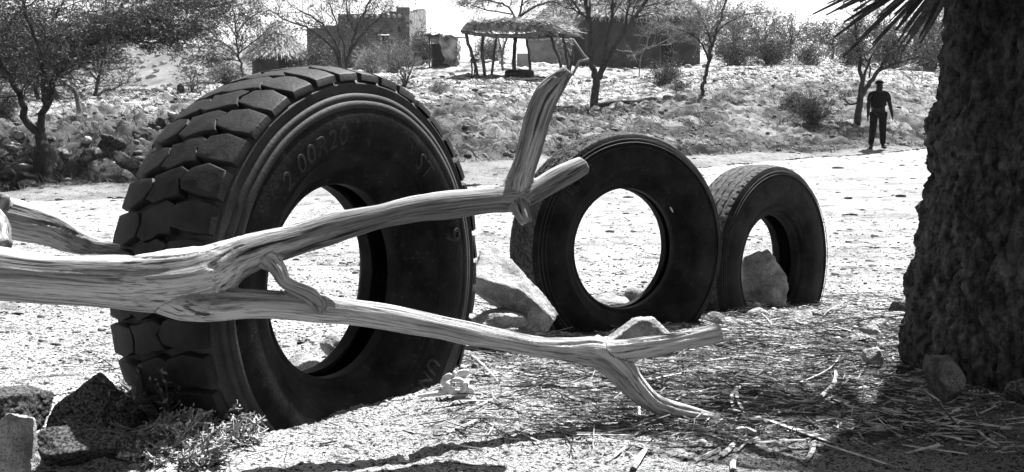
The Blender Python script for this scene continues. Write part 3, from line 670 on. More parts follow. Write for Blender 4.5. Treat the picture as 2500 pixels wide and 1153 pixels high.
# ================================================================ PALM (right)
def palm():
    c = W(2660, 880, 3.1); cx, cy = c.x, c.y
    root = empty('palm_tree', (cx, cy, 0), 'massive rough dark palm trunk filling the right edge', 'tree')
    yk = [-900, -300, 0, 60, 150, 200, 260, 320, 350, 385, 430, 455, 500, 540, 600, 680, 720, 780, 850, 900, 980, 1200]
    xk = [2330, 2310, 2302, 2300, 2290, 2295, 2284, 2268, 2260, 2268, 2287, 2285, 2262, 2262, 2250, 2236, 2232, 2220, 2218, 2222, 2236, 2260]
    zk = [W(2300, y, 3.1).z for y in yk]; Dc = math.hypot(cx, cy); tc = math.atan2(cx, cy); rk = [Dc*math.sin(tc-math.atan((x-1250)/F))-.006 for x in xk]
    nz_, nt_ = 420, 520
    z = np.linspace(-.12, 2.6, nz_); r0 = np.interp(z, zk[::-1], rk[::-1]); th = np.arange(nt_)*2*np.pi/nt_
    # smoother average radius away from the silhouette side, so the bulges vary around the trunk
    rs = np.convolve(np.pad(r0, 30, 'edge'), np.ones(61)/61, 'valid')
    ZZ, TT = np.meshgrid(z, th, indexing='ij')
    side = np.exp(-((np.angle(np.exp(1j*(TT-math.pi))))/.9)**2)
    rad = rs[:, None]+(r0-rs)[:, None]*side
    P3 = np.stack([np.cos(TT).ravel()*.5, np.sin(TT).ravel()*.5, ZZ.ravel()], 1)
    rad = rad.ravel()+.032*fbm(P3*np.array([3.6, 3.6, 3.0]), 3)*(1-.6*side.ravel())
    rid = 1-np.abs(perlin(P3*np.array([13, 13, 3.2])+3+.5*perlin(P3*6)[:, None])); rad += .030*(.4-rid**5); rad += .018*np.abs(perlin(P3*np.array([9, 9, 6])+20))
    rad += .013*fbm(P3*np.array([26, 26, 13]), 5, .68)+.006*perlin(P3*90)
    f1, f2, cr = worley(TT.ravel()*5, ZZ.ravel()*5.5+TT.ravel()*.5); rad += .022*np.clip(.35-f1, 0, 1)/.35*(cr > .55)
    rad = rad.reshape(ZZ.shape)*(1+.0*ZZ)
    V = np.stack([rad*np.cos(TT), rad*np.sin(TT), ZZ], -1).reshape(-1, 3)
    i = np.arange(nz_-1)[:, None]*nt_; j = np.arange(nt_)[None, :]; j2 = (j+1) % nt_
    mobj('trunk', V, np.stack([i+j, i+j2, i+nt_+j2, i+nt_+j], -1).reshape(-1, 4), M['palm'], root)
    off = np.array([cx, cy, 0.])
    def leaflet(g, a, b, wd, sag=.02, rr=random):
        a = np.array(a); b = np.array(b); L = np.linalg.norm(b-a); dr = (b-a)/L
        sdv = np.cross(dr, [rr.uniform(-.5, .5), 1, rr.uniform(-.5, .5)]); sdv /= np.linalg.norm(sdv); up = np.cross(sdv, dr)
        V = []; tw = rr.uniform(-.8, .8)
        for k, t in enumerate(np.linspace(0, 1, 7)):
            p = a+dr*L*t+np.array([0, 0, -sag*t*t]); ww = wd*(.5+.5*math.sin(min(1, t*1.6)*math.pi/2))*(1 if t < .75 else (1-t)/.25*.6+.4)
            s_ = sdv*math.cos(tw*t)+up*math.sin(tw*t); u_ = np.cross(s_, dr)
            V += [p+s_*ww, p+u_*ww*.55, p-s_*ww, p+u_*ww*.3]
        Q = []
        for k in range(6):
            for q in range(4):
                Q.append([k*4+q, k*4+(q+1) % 4, k*4+4+(q+1) % 4, k*4+4+q])
        g.add(np.array(V), quads=Q)
    # hanging fan seen in the photograph
    hub = np.array(W(2390, -150, 2.75)[:])-off
    tips = [(1985, 20), (2018, 22), (2060, 40), (2035, 78), (2075, 45), (2092, 88), (2058, 126), (2118, 118), (2160, 58), (2130, 95), (2188, 60), (2205, 62), (2190, 90), (2200, 116), (2225, 70), (2190, 108), (2245, 78), (2260, 60), (2240, 40), (2280, 30), (2100, 30), (2140, 30), (2170, 40), (2215, 45), (2050, 8), (2085, 12), (2120, 5), (2155, 14), (2265, 20), (2185, 20), (2210, 100), (2248, 90), (2298, 55), (2020, -5), (2060, -10), (2100, -8)]
    g = MB(); rr = random.Random(3)
    for k, (tx, ty) in enumerate(tips):
        b = np.array(W(tx, ty, rr.uniform(2.45, 2.85))[:])-off
        h = hub+np.array([rr.uniform(-.02, .02) for _ in range(3)])
        # leaflets hang from points along the midrib
        a = h+(b-h)*rr.uniform(.0, .1)
        leaflet(g, a, b, rr.uniform(.0045, .0085), .015, rr)
    g.build('frond', M['frond'], root, smooth=False)
    # more dead fronds round the top of the trunk, above the frame; their shade falls on the straw
    for f in range(7):
        g = MB(); az = [2.6, 3.3, 4.0, 4.7, 5.3, 2.0, 3.7][f]; zt = [1.75, 2.1, 1.9, 2.2, 2.0, 2.2, 2.5][f]
        h = np.array([math.cos(az)*.42, math.sin(az)*.42, zt+.1])
        for k in range(34):
            a2 = az+rr.uniform(-.9, .9); L = rr.uniform(.35, .75)
            b = h+np.array([math.cos(a2)*L, math.sin(a2)*L, rr.uniform(-.35, .1)*1.0])
            leaflet(g, h, b, rr.uniform(.007, .012), .08, rr)
        g.build('frond', M['frond'], root, smooth=False)
palm()

# ================================================================ TREES
class Tree:
    def __init__(s, seed): s.tr = MB(); s.cr = MB(); s.lf = MB(); s.r = random.Random(seed); s.tips = []; s.nl = 0
    def limb(s, P, r0, r1, k=7):
        P = np.array([p[:] for p in P], float)
        n = len(P); t = np.linspace(0, n-1, (n-1)*4+1); Q = []
        for tt in t:
            i = min(int(tt), n-2); f = tt-i; p0, p1, p2, p3 = P[max(i-1, 0)], P[i], P[i+1], P[min(i+2, n-1)]
            Q.append(.5*((2*p1)+(-p0+p2)*f+(2*p0-5*p1+4*p2-p3)*f*f+(-p0+3*p1-3*p2+p3)*f**3))
        Q = np.array(Q); L = np.linalg.norm(Q[-1]-Q[0])
        Q[1:-1] += np.array([[s.r.gauss(0, .006*L) for _ in range(3)] for _ in range(len(Q)-2)])
        s.tr.tube(Q, np.linspace(r0, r1, len(Q))**1.0, k, cap=True); return Q
    def grow(s, p, d, L, rad, lev, flat=.0, leaf=1., curl=.25, kids=(6, 5, 5), leafsize=.03):
        r = s.r; n = 5 if lev < 2 else 4
        P = [p]; d = d/np.linalg.norm(d)
        for i in range(n):
            d = d+np.array([r.gauss(0, curl), r.gauss(0, curl), r.gauss(0, curl)]); d[2] = d[2]*(1-flat*.35)+.03; d /= np.linalg.norm(d)
            P.append(P[-1]+d*L/n)
        P = np.array(P)
        s.cr.tube(P, np.linspace(rad, rad*.35, n+1), 4 if lev < 2 else 3)
        if lev >= len(kids):
            m = max(1, int(L*22*leaf/leafsize*.03)) if leaf > 0 else 0
            if m:
                t = np.array([r.random() for _ in range(m)])*n; i = np.minimum(t.astype(int), n-1); f = (t-i)[:, None]
                c = P[i]*(1-f)+P[i+1]*f
                s.leaves(c, leafsize)
            return
        kk = kids[lev]; k = max(1, int(kk*r.uniform(.7, 1.3)+.5))
        for j in range(k):
            t = r.uniform(.15, 1)*n if lev else r.uniform(.1, 1)*n; i = min(int(t), n-1); f = t-i; q = P[i]*(1-f)+P[i+1]*f
            dd = P[i+1]-P[i]; dd /= np.linalg.norm(dd)
            v = np.array([r.gauss(0, 1), r.gauss(0, 1), r.gauss(0, .8)]); v -= dd*(v@dd); v /= np.linalg.norm(v)
            a = r.uniform(.4, 1.15)
            s.grow(q, dd*math.cos(a)+v*math.sin(a), L*r.uniform(.4, .68), max(rad*.5, .0035*1), lev+1, flat, leaf, curl, kids, leafsize)
    def leaves(s, c, size):
        m = len(c); g = np.random.default_rng(s.r.randrange(1 << 30))
        c = c+g.normal(0, size*1.1, (m, 3)); a = g.normal(size=(m, 3)); a /= np.linalg.norm(a, axis=1)[:, None]
        b = np.cross(a, g.normal(size=(m, 3))); b /= np.linalg.norm(b, axis=1)[:, None]
        sz = size*g.uniform(.5, 1.2, (m, 1)); V = np.stack([c-a*sz, c+b*sz*.45, c+a*sz, c-b*sz*.45], 1).reshape(-1, 3)
        s.lf.add(V, quads=np.arange(m*4).reshape(-1, 4)); s.nl += m
    def done(s, name, label, base, leafm='leaf', twigm='twig', barkm='bark', cat='tree', group=None):
        root = empty(name, base, label, cat, group); b = np.array(base[:])
        for g, nm, m in ((s.tr, 'trunk', M[barkm]), (s.cr, 'branches', M[twigm]), (s.lf, 'crown', M[leafm])):
            if g.n:
                g.v = [np.concatenate(g.v)-b]; g.build(nm, m, root, smooth=nm != 'crown')
        return root
def limbs_tree(name, label, seed, limbs, spawn, **kw):
    """limbs: (list of (px,py,d), r0px, r1px); spawn on each limb: (count, length m, start fraction)"""
    fin = {k: kw.pop(k) for k in ('leafm', 'twigm', 'barkm', 'cat', 'group') if k in kw}
    t = Tree(seed); base = None
    for idx, (pts, r0, r1) in enumerate(limbs):
        P = [W(*p) for p in pts]
        if base is None:
            g_ = Vector((P[0].x, P[0].y, gz1(P[0].x, P[0].y))); base = g_
            P[0] = g_-Vector((0, 0, .08))
        Q = t.limb(P, r0*pts[0][2]/F, r1*pts[-1][2]/F)
        cnt, Ln, st = spawn[idx] if isinstance(spawn, list) else spawn
        for c in range(cnt):
            u = t.r.uniform(st, 1)*(len(Q)-1) if cnt > 1 else len(Q)-1.01
            if c == 0: u = len(Q)-1.01
            i = min(int(u), len(Q)-2); q = Q[i]*(1-(u-i))+Q[i+1]*(u-i); dd = Q[i+1]-Q[i]; dd /= np.linalg.norm(dd)
            v = np.array([t.r.gauss(0, 1), t.r.gauss(0, 1), t.r.gauss(0, .6)]); v /= np.linalg.norm(v)
            a = t.r.uniform(.3, 1.0) if c else .1
            t.grow(q, dd*math.cos(a)+v*math.sin(a), Ln*t.r.uniform(.7, 1.2), max(r1*pts[-1][2]/F*.6, .008), 0, **kw)
    return t.done(name, label, base, **fin)
D = 17.0
limbs_tree('acacia_tree', 'large dark forked acacia on the left bank with crown spreading over the top left', 1, [
    ([(108, 422, 16.6), (115, 395, 16.8), (103, 350, 17), (97, 325, 17)], 18, 13),
    ([(97, 328, 17), (62, 295, 17), (55, 250, 16.9), (35, 205, 16.8), (12, 165, 16.6), (-10, 110, 16.4), (-40, 40, 16)], 10, 4),
    ([(99, 328, 17), (103, 290, 17.1), (120, 240, 17.2), (140, 180, 17.3), (190, 130, 17.4), (240, 85, 17.5), (290, 30, 17.6), (330, -30, 17.6)], 9.5, 3.5),
    ([(112, 262, 17.1), (106, 220, 17), (105, 160, 16.8), (90, 100, 16.6), (60, 30, 16.4), (50, -60, 16.2)], 6.5, 3),
    ([(145, 175, 17.3), (150, 120, 17.6), (130, 60, 18), (160, -10, 18.3)], 5, 2.5),
    ([(210, 112, 17.4), (280, 80, 17), (350, 68, 16.7), (440, 62, 16.5)], 5, 2), ([(240, 85, 17.4), (310, 100, 17), (380, 105, 16.8)], 3.5, 1.5),
    ([(12, 165, 16.6), (-60, 120, 16.9), (-140, 60, 17.2)], 5, 2.5),
    ([(250, 75, 17.5), (330, 40, 18), (400, 10, 18.3), (450, 10, 18.5)], 4, 2),
], [(0, 0, 0), (14, 1.3, .3), (18, 1.3, .35), (14, 1.25, .3), (12, 1.2, .2), (18, .9, .2), (12, .7, .2), (8, 1.2, .2), (13, 1.0, .1)], flat=.8, leaf=.62, kids=(6, 6, 4), leafsize=.03)
limbs_tree('acacia_tree', 'tree with forked grey trunk in front of the big right hut, bare pale twigs', 2, [
    ([(1448, 262, 33.5), (1452, 235, 33.5), (1456, 205, 33.5), (1455, 185, 33.5)], 11, 9),
    ([(1452, 190, 33.5), (1447, 150, 33.5), (1443, 110, 33.4), (1442, 60, 33.3), (1433, 10, 33), (1425, -50, 33)], 8, 4.5),
    ([(1460, 192, 33.5), (1475, 160, 33.5), (1500, 115, 33.6), (1525, 75, 33.8), (1545, 45, 34), (1575, 5, 34.3), (1600, -40, 34.5)], 8, 3.5),
    ([(1470, 165, 33.5), (1478, 120, 33.2), (1490, 70, 33), (1495, 20, 32.8), (1492, -40, 32.7)], 5.5, 3),
    ([(1525, 72, 33.8), (1530, 40, 33.6), (1540, 0, 33.5)], 4, 2.5),
    ([(1443, 60, 33.3), (1410, 20, 33.5), (1380, -20, 33.6)], 4, 2),
], [(0, 0, 0), (9, 1.6, .6), (12, 1.7, .6), (9, 1.6, .6), (7, 1.3, .5), (7, 1.3, .4)], flat=.4, leaf=.3, kids=(5, 5, 3), leafsize=.05)
limbs_tree('bare_branch_tree', 'low thorn tree with pale bare twigs against the big hut wall', 3, [
    ([(1560, 172, 50), (1562, 150, 50), (1575, 120, 50), (1600, 112, 50), (1640, 108, 50)], 1.6, 1),
    ([(1575, 120, 50), (1552, 128, 50), (1520, 125, 50)], 1.3, .8), ([(1600, 112, 50), (1640, 90, 50), (1660, 70, 50)], 1.3, .8),
    ([(1575, 120, 50), (1585, 85, 50), (1592, 60, 50)], 1.3, .8)], (5, 1.0, .2), leaf=0, kids=(4, 3), leafm='leafpale', twigm='palet', barkm='palebark', curl=.4)
limbs_tree('acacia_tree', 'slender leaning tree with feathery grey crown at the right end of the big hut', 4, [
    ([(1716, 236, 36), (1714, 215, 36), (1722, 180, 36), (1732, 150, 36), (1738, 110, 36), (1750, 70, 36), (1765, 30, 36), (1775, -20, 36)], 5.5, 2.5),
    ([(1732, 150, 36), (1715, 110, 36), (1690, 85, 36), (1650, 70, 36)], 3, 1.4), ([(1742, 90, 36), (1770, 60, 36), (1810, 40, 36), (1850, 30, 36)], 3, 1.4),
    ([(1738, 110, 36), (1720, 60, 36), (1700, 20, 36)], 3, 1.4)], [(16, 1.0, .55), (12, 1.0, .2), (12, 1.0, .2), (12, 1.0, .2)], flat=.5, leaf=.6, kids=(5, 5, 2), leafsize=.045, leafm='leafpale', twigm='palet')
limbs_tree('thorn_tree', 'dark multi-stemmed thorn tree just behind the standing man', 5, [
    ([(2094, 262, 31), (2100, 245, 31), (2105, 225, 31)], 9, 7),
    ([(2100, 240, 31), (2103, 200, 31), (2100, 160, 31), (2098, 125, 31), (2090, 90, 31), (2085, 50, 31)], 6, 2.5),
    ([(2105, 230, 31), (2125, 200, 31), (2150, 165, 31), (2172, 130, 31), (2190, 95, 31)], 6.5, 2.5),
    ([(2104, 215, 31), (2112, 180, 31), (2122, 150, 31), (2135, 125, 31)], 4, 2), ([(2122, 190, 31), (2124, 165, 31), (2112, 140, 31), (2105, 110, 31)], 2.5, 1.4),
    ([(2148, 172, 31), (2180, 158, 31), (2220, 145, 31), (2250, 140, 31)], 3, 1.5), ([(2096, 250, 31), (2075, 255, 31), (2060, 240, 31)], 3, 1.5)],
    [(0, 0, 0), (14, .8, .5), (12, .8, .5), (8, .6, .4), (6, .6, .4), (9, .7, .3), (3, .4, .5)], flat=.3, leaf=.5, kids=(5, 4, 2), leafsize=.04, curl=.35)
limbs_tree('dead_tree', 'short bent dead tree with pale bark on the bright left slope', 6, [
    ([(197, 302, 25), (194, 270, 25), (189, 240, 25), (182, 220, 25), (165, 208, 25), (150, 195, 25)], 8, 3.5), ([(187, 235, 25), (200, 225, 25), (208, 215, 25)], 2, 1)], [(4, .6, .6), (2, .4, .5)], leaf=.3, kids=(4, 3), leafsize=.04, barkm='palebark')
limbs_tree('thorn_tree', 'scraggy low tree leaning right, behind the dead tree', 7, [
    ([(228, 247, 32), (236, 215, 32), (242, 185, 32), (250, 150, 32), (262, 110, 32)], 5, 2), ([(238, 235, 32), (255, 222, 32), (275, 218, 32), (300, 205, 32)], 3, 1.2), ([(240, 200, 32), (215, 170, 32), (190, 140, 32)], 3, 1.2)],
    (11, .9, .3), flat=.3, leaf=.4, kids=(5, 4, 2), leafsize=.04, curl=.35)
limbs_tree('acacia_tree', 'dark broad trunk tree on the slope between the fork of the large acacia', 8, [
    ([(138, 262, 34), (128, 235, 34), (115, 205, 34), (100, 170, 34), (80, 120, 34)], 18, 6), ([(118, 215, 34), (150, 170, 34), (180, 120, 34)], 8, 4), ([(100, 170, 34), (60, 130, 34), (20, 90, 34)], 6, 3)],
    (15, 1.8, .25), flat=.5, leaf=.7, kids=(6, 5, 2), leafsize=.06)
limbs_tree('acacia_tree', 'thin dark trunk tree at far left on the crest, left of the broad trunk', 9, [
    ([(97, 265, 33), (92, 235, 33), (84, 212, 33), (65, 195, 33), (40, 180, 33), (0, 150, 33)], 6, 3), ([(88, 220, 33), (95, 180, 33), (90, 130, 33)], 4, 2)],
    (14, 1.5, .35), flat=.5, leaf=.7, kids=(6, 5, 2), leafsize=.055)
limbs_tree('acacia_tree', 'dense bushy tree on the left crest at the frame edge', 10, [
    ([(-60, 280, 36), (-70, 220, 36), (-80, 150, 36), (-60, 90, 36)], 10, 5), ([(-65, 240, 36), (-20, 190, 36), (10, 150, 36)], 6, 3)],
    (18, 1.8, .2), flat=.3, leaf=.8, kids=(6, 5, 2), leafsize=.06)
limbs_tree('acacia_tree', 'grey feathery tree with dark lower clumps left of the thatched cone hut', 11, [
    ([(592, 190, 52), (590, 165, 52), (582, 135, 52), (578, 95, 52), (575, 60, 52), (570, 30, 52)], 3.2, 1.6), ([(583, 140, 52), (560, 115, 52), (535, 100, 52), (510, 95, 52)], 2, 1.2), ([(582, 130, 52), (610, 110, 52), (640, 85, 52)], 2, 1.2),
    ([(585, 150, 52), (560, 145, 52), (535, 150, 52)], 2, 1.1), ([(578, 90, 52), (555, 60, 52), (530, 45, 52)], 1.6, 1), ([(578, 80, 52), (605, 50, 52), (625, 35, 52)], 1.6, 1)],
    [(18, 1.6, .3), (16, 1.4, .3), (16, 1.4, .3), (18, 1.3, .2), (9, 1.2, .3), (9, 1.2, .3)], flat=.3, leaf=.9, kids=(5, 4, 2), leafsize=.07, leafm='leaf', curl=.2)
limbs_tree('thorn_tree', 'many-stemmed bare thorn tree in front of the mud brick house', 12, [
    ([(838, 190, 44), (832, 150, 44), (820, 110, 44), (800, 75, 44), (770, 45, 44), (730, 25, 44)], 4.5, 1.8),
    ([(842, 190, 44), (848, 150, 44), (858, 110, 44), (868, 70, 44), (885, 35, 44), (905, 0, 44)], 4, 1.8), ([(832, 170, 44), (815, 120, 44), (785, 90, 44), (745, 65, 44), (700, 50, 44), (665, 30, 44)], 3.5, 1.5),
    ([(846, 160, 44), (838, 110, 44), (822, 60, 44), (805, 10, 44)], 3, 1.4), ([(852, 130, 44), (880, 90, 44), (910, 60, 44), (935, 30, 44)], 3, 1.4), ([(868, 80, 44), (850, 40, 44), (845, -10, 44)], 2.5, 1.3)],
    [(13, 1.4, .35), (13, 1.4, .35), (13, 1.3, .3), (12, 1.3, .3), (12, 1.3, .3), (9, 1.2, .3)], flat=.1, leaf=.45, kids=(4, 4, 2), leafsize=.06, curl=.22)
limbs_tree('thorn_tree', 'flat-topped tree behind the thatched shelter with crown above its roof', 13, [
    ([(1255, 168, 56), (1256, 130, 56), (1258, 95, 56), (1262, 60, 56), (1272, 20, 56), (1280, -20, 56)], 5, 2.2), ([(1260, 70, 56), (1250, 30, 56), (1225, 10, 56), (1180, 0, 56), (1130, -5, 56)], 3, 1.4),
    ([(1265, 45, 56), (1300, 20, 56), (1340, 5, 56), (1370, 10, 56)], 3, 1.4), ([(1250, 35, 56), (1215, 30, 56), (1180, 22, 56), (1150, 12, 56)], 2, 1.1)], [(10, 1.5, .6), (12, 1.3, .3), (12, 1.4, .3), (8, 1.1, .4)], flat=.7, leaf=.8, kids=(5, 4, 2), leafsize=.07)
limbs_tree('thorn_tree', 'small crooked pale-barked tree seen under the thatched shelter', 14, [
    ([(1228, 162, 53), (1226, 140, 53), (1232, 110, 53), (1238, 92, 53)], 3.2, 1.8), ([(1224, 142, 53), (1222, 115, 53), (1216, 92, 53)], 2.4, 1.4)], (5, .6, .5), leaf=.3, kids=(4, 3), leafsize=.05, barkm='palebark')
# scrubby bushes
def bush(name, label, px, py, d, wpx, hpx, seed, leafm='leaf', twigm='twig', leaf=.8, n=40, ls=None, group=None, cat='bush', base=None):
    p = base or G(px, py, 150, 1.3 if d < 10 else 14); d = p.y/cp; t = Tree(seed); wd = wpx*d/F/2; h = hpx*d/F; ls = ls or max(.02, d*.0011)
    for k in range(n):
        a = t.r.uniform(0, 2*math.pi); e = t.r.uniform(.25, 1.5); dd = np.array([math.cos(a)*math.cos(e)*wd, math.sin(a)*math.cos(e)*wd, math.sin(e)*h]); L = np.linalg.norm(dd)
        t.grow(np.array([p.x+t.r.uniform(-.2, .2)*wd, p.y+t.r.uniform(-.2, .2)*wd, p.z-.02]), dd, L*.8, max(.003, L*.012), 0, leaf=leaf, kids=(5, 3), leafsize=ls, curl=.3)
    return t.done(name, label, p, leafm=leafm, twigm=twigm, cat=cat, group=group)
bush('leafy_bush', 'dense dark leafy bush against the corner of the mud brick house', 1026, 158, 62, 52, 85, 31, leaf=1.6, n=60)
bush('thorn_bush', 'grey thorn scrub in front of the mud brick house wall', 960, 176, 55, 110, 90, 32, 'leafpale', 'palet', .5, 60)
bush('thorn_bush', 'tangled scrub between cone hut and brick house', 770, 182, 50, 110, 90, 33, 'leafpale', 'twig', .8, 60)
bush('thorn_bush', 'bare thorny scrub leaning over the front of the cone hut', 640, 190, 50, 120, 90, 44, 'leaf', 'twig', .7, 60)
bush('thorn_bush', 'low scrub at the foot of the dark doorway of the brick house', 905, 180, 52, 90, 70, 45, 'leafpale', 'palet', .6, 60)
bush('thorn_bush', 'dense dark scrub under the trees right of the big hut', 1790, 160, 76, 130, 80, 46, 'leaf', 'twig', 0.8, 60)
bush('thorn_bush', 'dark tangled thicket on the crest behind the stones', 1880, 158, 78, 130, 90, 47, 'leaf', 'twig', 0.8, 60)
bush('thorn_bush', 'round grey bush in the thicket left of the pale gap', 1975, 158, 76, 90, 60, 48, 'leafpale', 'twig', 0.8, 60)
bush('thorn_bush', 'grey scrub on the crest right of the pale gap', 2080, 160, 74, 120, 70, 49, 'leafpale', 'twig', 0.8, 60)
bush('thorn_bush', 'dense scrub on the crest above the standing man', 2180, 165, 72, 130, 90, 50, 'leaf', 'twig', 0.8, 60)
bush('thorn_bush', 'dense scrub on the crest beside the palm trunk', 2270, 170, 70, 120, 110, 51, 'leaf', 'twig', 0.8, 60)
bush('thorn_bush', 'round dark tangled bush on the bank left of the standing man', 1985, 302, 30, 110, 90, 34, 'leaf', 'twig', .5, 70)
bush('thorn_bush', 'low scrub on the bank above the round tangled bush', 1935, 262, 33, 80, 40, 35, 'leaf', 'twig', .6, 40)
bush('thorn_bush', 'scrub with twiggy top on the bank between the forked tree and leaning tree', 1620, 205, 42, 150, 60, 36, 'leafpale', 'twig', .5, 60)
bush('sapling', 'thin little sapling on the bank right behind the large tyre top', 988, 212, 36, 40, 120, 37, 'leafpale', 'twig', .5, 14, cat='tree')
bush('sapling', 'small bare sapling by the dark stump on the left crest', 472, 228, 34, 70, 110, 38, 'leafpale', 'twig', .3, 12, cat='tree')
bush('thorn_bush', 'grey haze-like scrub below the feathery tree', 560, 205, 45, 120, 50, 39, 'leafpale', 'twig', .8, 50)
bush('thorn_bush', 'dark shrub at the left frame edge on the crest', 15, 275, 28, 90, 60, 40, 'leaf', 'twig', .9, 50)
bush('thorn_bush', 'pale dense scrub seen under the shelter roof', 1200, 150, 66, 90, 62, 41, 'leafpale', 'palet', 1.2, 60)
bush('thorn_bush', 'scrub on the bank under the thin little sapling', 1070, 225, 36, 70, 24, 42, 'leafpale', 'palet', .5, 30)
bush('thorn_bush', 'low scrub on the bright bank right of the driftwood stub', 1660, 222, 38, 70, 30, 43, 'leafpale', 'twig', .5, 30)
rg = random.Random(77)
# dry grass tufts on the bank
for k in range(70):
    px = rg.uniform(-50, 2400); f = rg.random()
    lo = np.interp(px, [0, 600, 1250, 2300], [430, 410, 370, 350]); hi = np.interp(px, [0, 400, 1000, 2300], [265, 225, 190, 175])
    p = G(px, lo+(hi-lo)*f, 150, 13); d = p.y
    t = Tree(500+k); n = rg.randint(12, 30)
    for q in range(n):
        a = rg.uniform(0, 6.28); e = rg.uniform(.4, 1.4); L = rg.uniform(.12, .4)
        dd = np.array([math.cos(a)*math.cos(e), math.sin(a)*math.cos(e), math.sin(e)])
        t.grow(np.array([p.x+rg.gauss(0, .05), p.y+rg.gauss(0, .05), p.z]), dd, L, .005, 2, leaf=0, kids=(1, 1), leafsize=.03, curl=.25)
    g = t.cr; g.v = [np.concatenate(g.v)-np.array(p[:])]
    o = g.build('grass_tuft', M['palet'] if k % 3 else M['twig']); o.location = p
    tag(o, 'dry grass tuft growing on the far bank', 'grass tuft', 'dry grass tufts on the far bank')
# trees behind the plateau, right
for k, (px, py, d, h, wd, lab) in enumerate([
    (1790, 156, 84, 4.6, 2.6, 'dense dark tree just right of the big hut end'), (1860, 154, 92, 4.4, 3.0, 'wide dark tree behind the stones on the crest'),
    (1925, 156, 88, 4.2, 3.0, 'grey-green tree left of the gap of pale sky'), (2030, 158, 84, 3.4, 2.8, 'lower pale tree below the hanging fronds'),
    (2140, 160, 82, 4.6, 3.0, 'spreading tree behind the standing man, beyond the crest'), (2230, 168, 78, 5.4, 3.2, 'tall tree beyond the crest next to the palm trunk'),
    (2330, 172, 80, 5.6, 3.2, 'tree beyond the crest hidden partly by the palm trunk'), (1730, 150, 86, 4.6, 2.8, 'tree peeping over the right end of the hut roof')]):
    p = W(px, py, d); p.z = gz1(p.x, p.y); t = Tree(200+k)
    trunk = t.limb([p-Vector((0, 0, .1)), p+Vector((.1, 0, h*.25)), p+Vector((.3*math.sin(k), 0, h*.5))], .16, .08)
    for q in range(22):
        a = t.r.uniform(0, 6.28); e = t.r.uniform(-.75, 1.3); L = t.r.uniform(.5, 1)
        dd = np.array([math.cos(a)*math.cos(e)*wd, math.sin(a)*math.cos(e)*wd, math.sin(e)*h*.6]); ln = np.linalg.norm(dd)
        t.grow(np.array(trunk[t.r.randint(3, len(trunk)-1)]), dd, ln*.75, .04, 0, leaf=.6, kids=(6, 5, 3), leafsize=.10, curl=.25, flat=.3)
    t.done('acacia_tree', lab, p, leafm='leaf' if k != 3 else 'leafpale', twigm='twig')

# ================================================================ BUILDINGS
def blk(g, px0, px1, py0, py1, d, dep, yaw=0):
    """upright box: front face seen at photo px0..px1 x py0..py1 at depth d; returns corner info"""
    a = W(px0, py1, d); b = W(px1, py0, d); a.z = min(a.z, a.z)
    g.box(((a.x+b.x)/2, a.y+dep/2, (a.z+b.z)/2-.15), (b.x-a.x, dep, b.z-a.z+.3))
def thatch_patch(g, fn, n, L, wd, rr):
    """straw blades on a surface: fn(u,v)->(point, downslope dir, normal)"""
    for _ in range(n):
        p, dn, nn = fn(rr.random(), rr.random()); l = L*rr.uniform(.6, 1.3)
        dn = dn+np.array([rr.gauss(0, .22) for _ in range(3)]); dn /= np.linalg.norm(dn); sd_ = np.cross(dn, nn); sd_ /= np.linalg.norm(sd_)+1e-9
        a = p+nn*rr.uniform(0, .1); b = a+dn*l+nn*rr.uniform(-.02, .12)
        g.add([a-sd_*wd, a+sd_*wd, b+sd_*wd*.6, b-sd_*wd*.6], quads=[[0, 1, 2, 3]])
def cone_hut(name, label, px, apex, eave, base, rpx, wpx, d, seed, door=None):
    c = W(px, base, d); cy = c.y+wpx*d/F; gzv = gz1(c.x, cy); z0 = min(gzv, c.z)-.2; ze = W(px, eave, d).z; za = W(px, apex, d).z
    root = empty(name, (c.x, cy, z0+.2), label, 'hut'); rr = random.Random(seed)
    o = np.array([c.x, cy, z0+.2])
    V, Q = lathe([(0, 0)], 8); g = MB(); rw = wpx*d/F; rf = rpx*d/F; n = 64
    th = np.arange(n)*2*np.pi/n; zs = np.linspace(z0, ze+.2, 10); rings = [np.stack([c.x+rw*np.cos(th)*(1+.01*math.sin(3*z)), cy+rw*np.sin(th), th*0+z], 1) for z in zs]
    V = np.concatenate(rings)-o; i = np.arange(9)[:, None]*n; j = np.arange(n)[None, :]; g.add(V, quads=np.stack([i+j, i+(j+1) % n, i+n+(j+1) % n, i+n+j], -1).reshape(-1, 4)); g.build('wall', M['mud'], root)
    g = MB(); ts = np.linspace(0, 1, 8); rings = [np.stack([c.x+rf*(1-t)*np.cos(th), cy+rf*(1-t)*np.sin(th), th*0+ze+(za-ze)*t+.06*math.sin(t*3.14)], 1) for t in ts]
    V = np.concatenate(rings)-o; i = np.arange(7)[:, None]*n; g.add(V, quads=np.stack([i+j, i+(j+1) % n, i+n+(j+1) % n, i+n+j], -1).reshape(-1, 4))
    def fn(u, v):
        a = u*2*math.pi; t = 1-math.sqrt(v); r = rf*(1-t)
        sl = np.array([math.cos(a)*rf, math.sin(a)*rf, -(za-ze)]); sl /= np.linalg.norm(sl); nn = np.array([math.cos(a)*(za-ze), math.sin(a)*(za-ze), rf]); nn /= np.linalg.norm(nn)
        return np.array([c.x+r*math.cos(a), cy+r*math.sin(a), ze+(za-ze)*t])-o, sl, nn
    thatch_patch(g, fn, 2600, .45, .02, rr); g.build('roof', M['thatch'], root, smooth=False)
    if door:
        g = MB(); a = W(door[0], door[3], d); b = W(door[1], door[2], d); g.box(((a.x+b.x)/2-o[0], cy-rw*.97-o[1], (a.z+b.z)/2-o[2]), (b.x-a.x, .25, b.z-a.z)); g.build('door', M['black'], root, smooth=False)
    return root
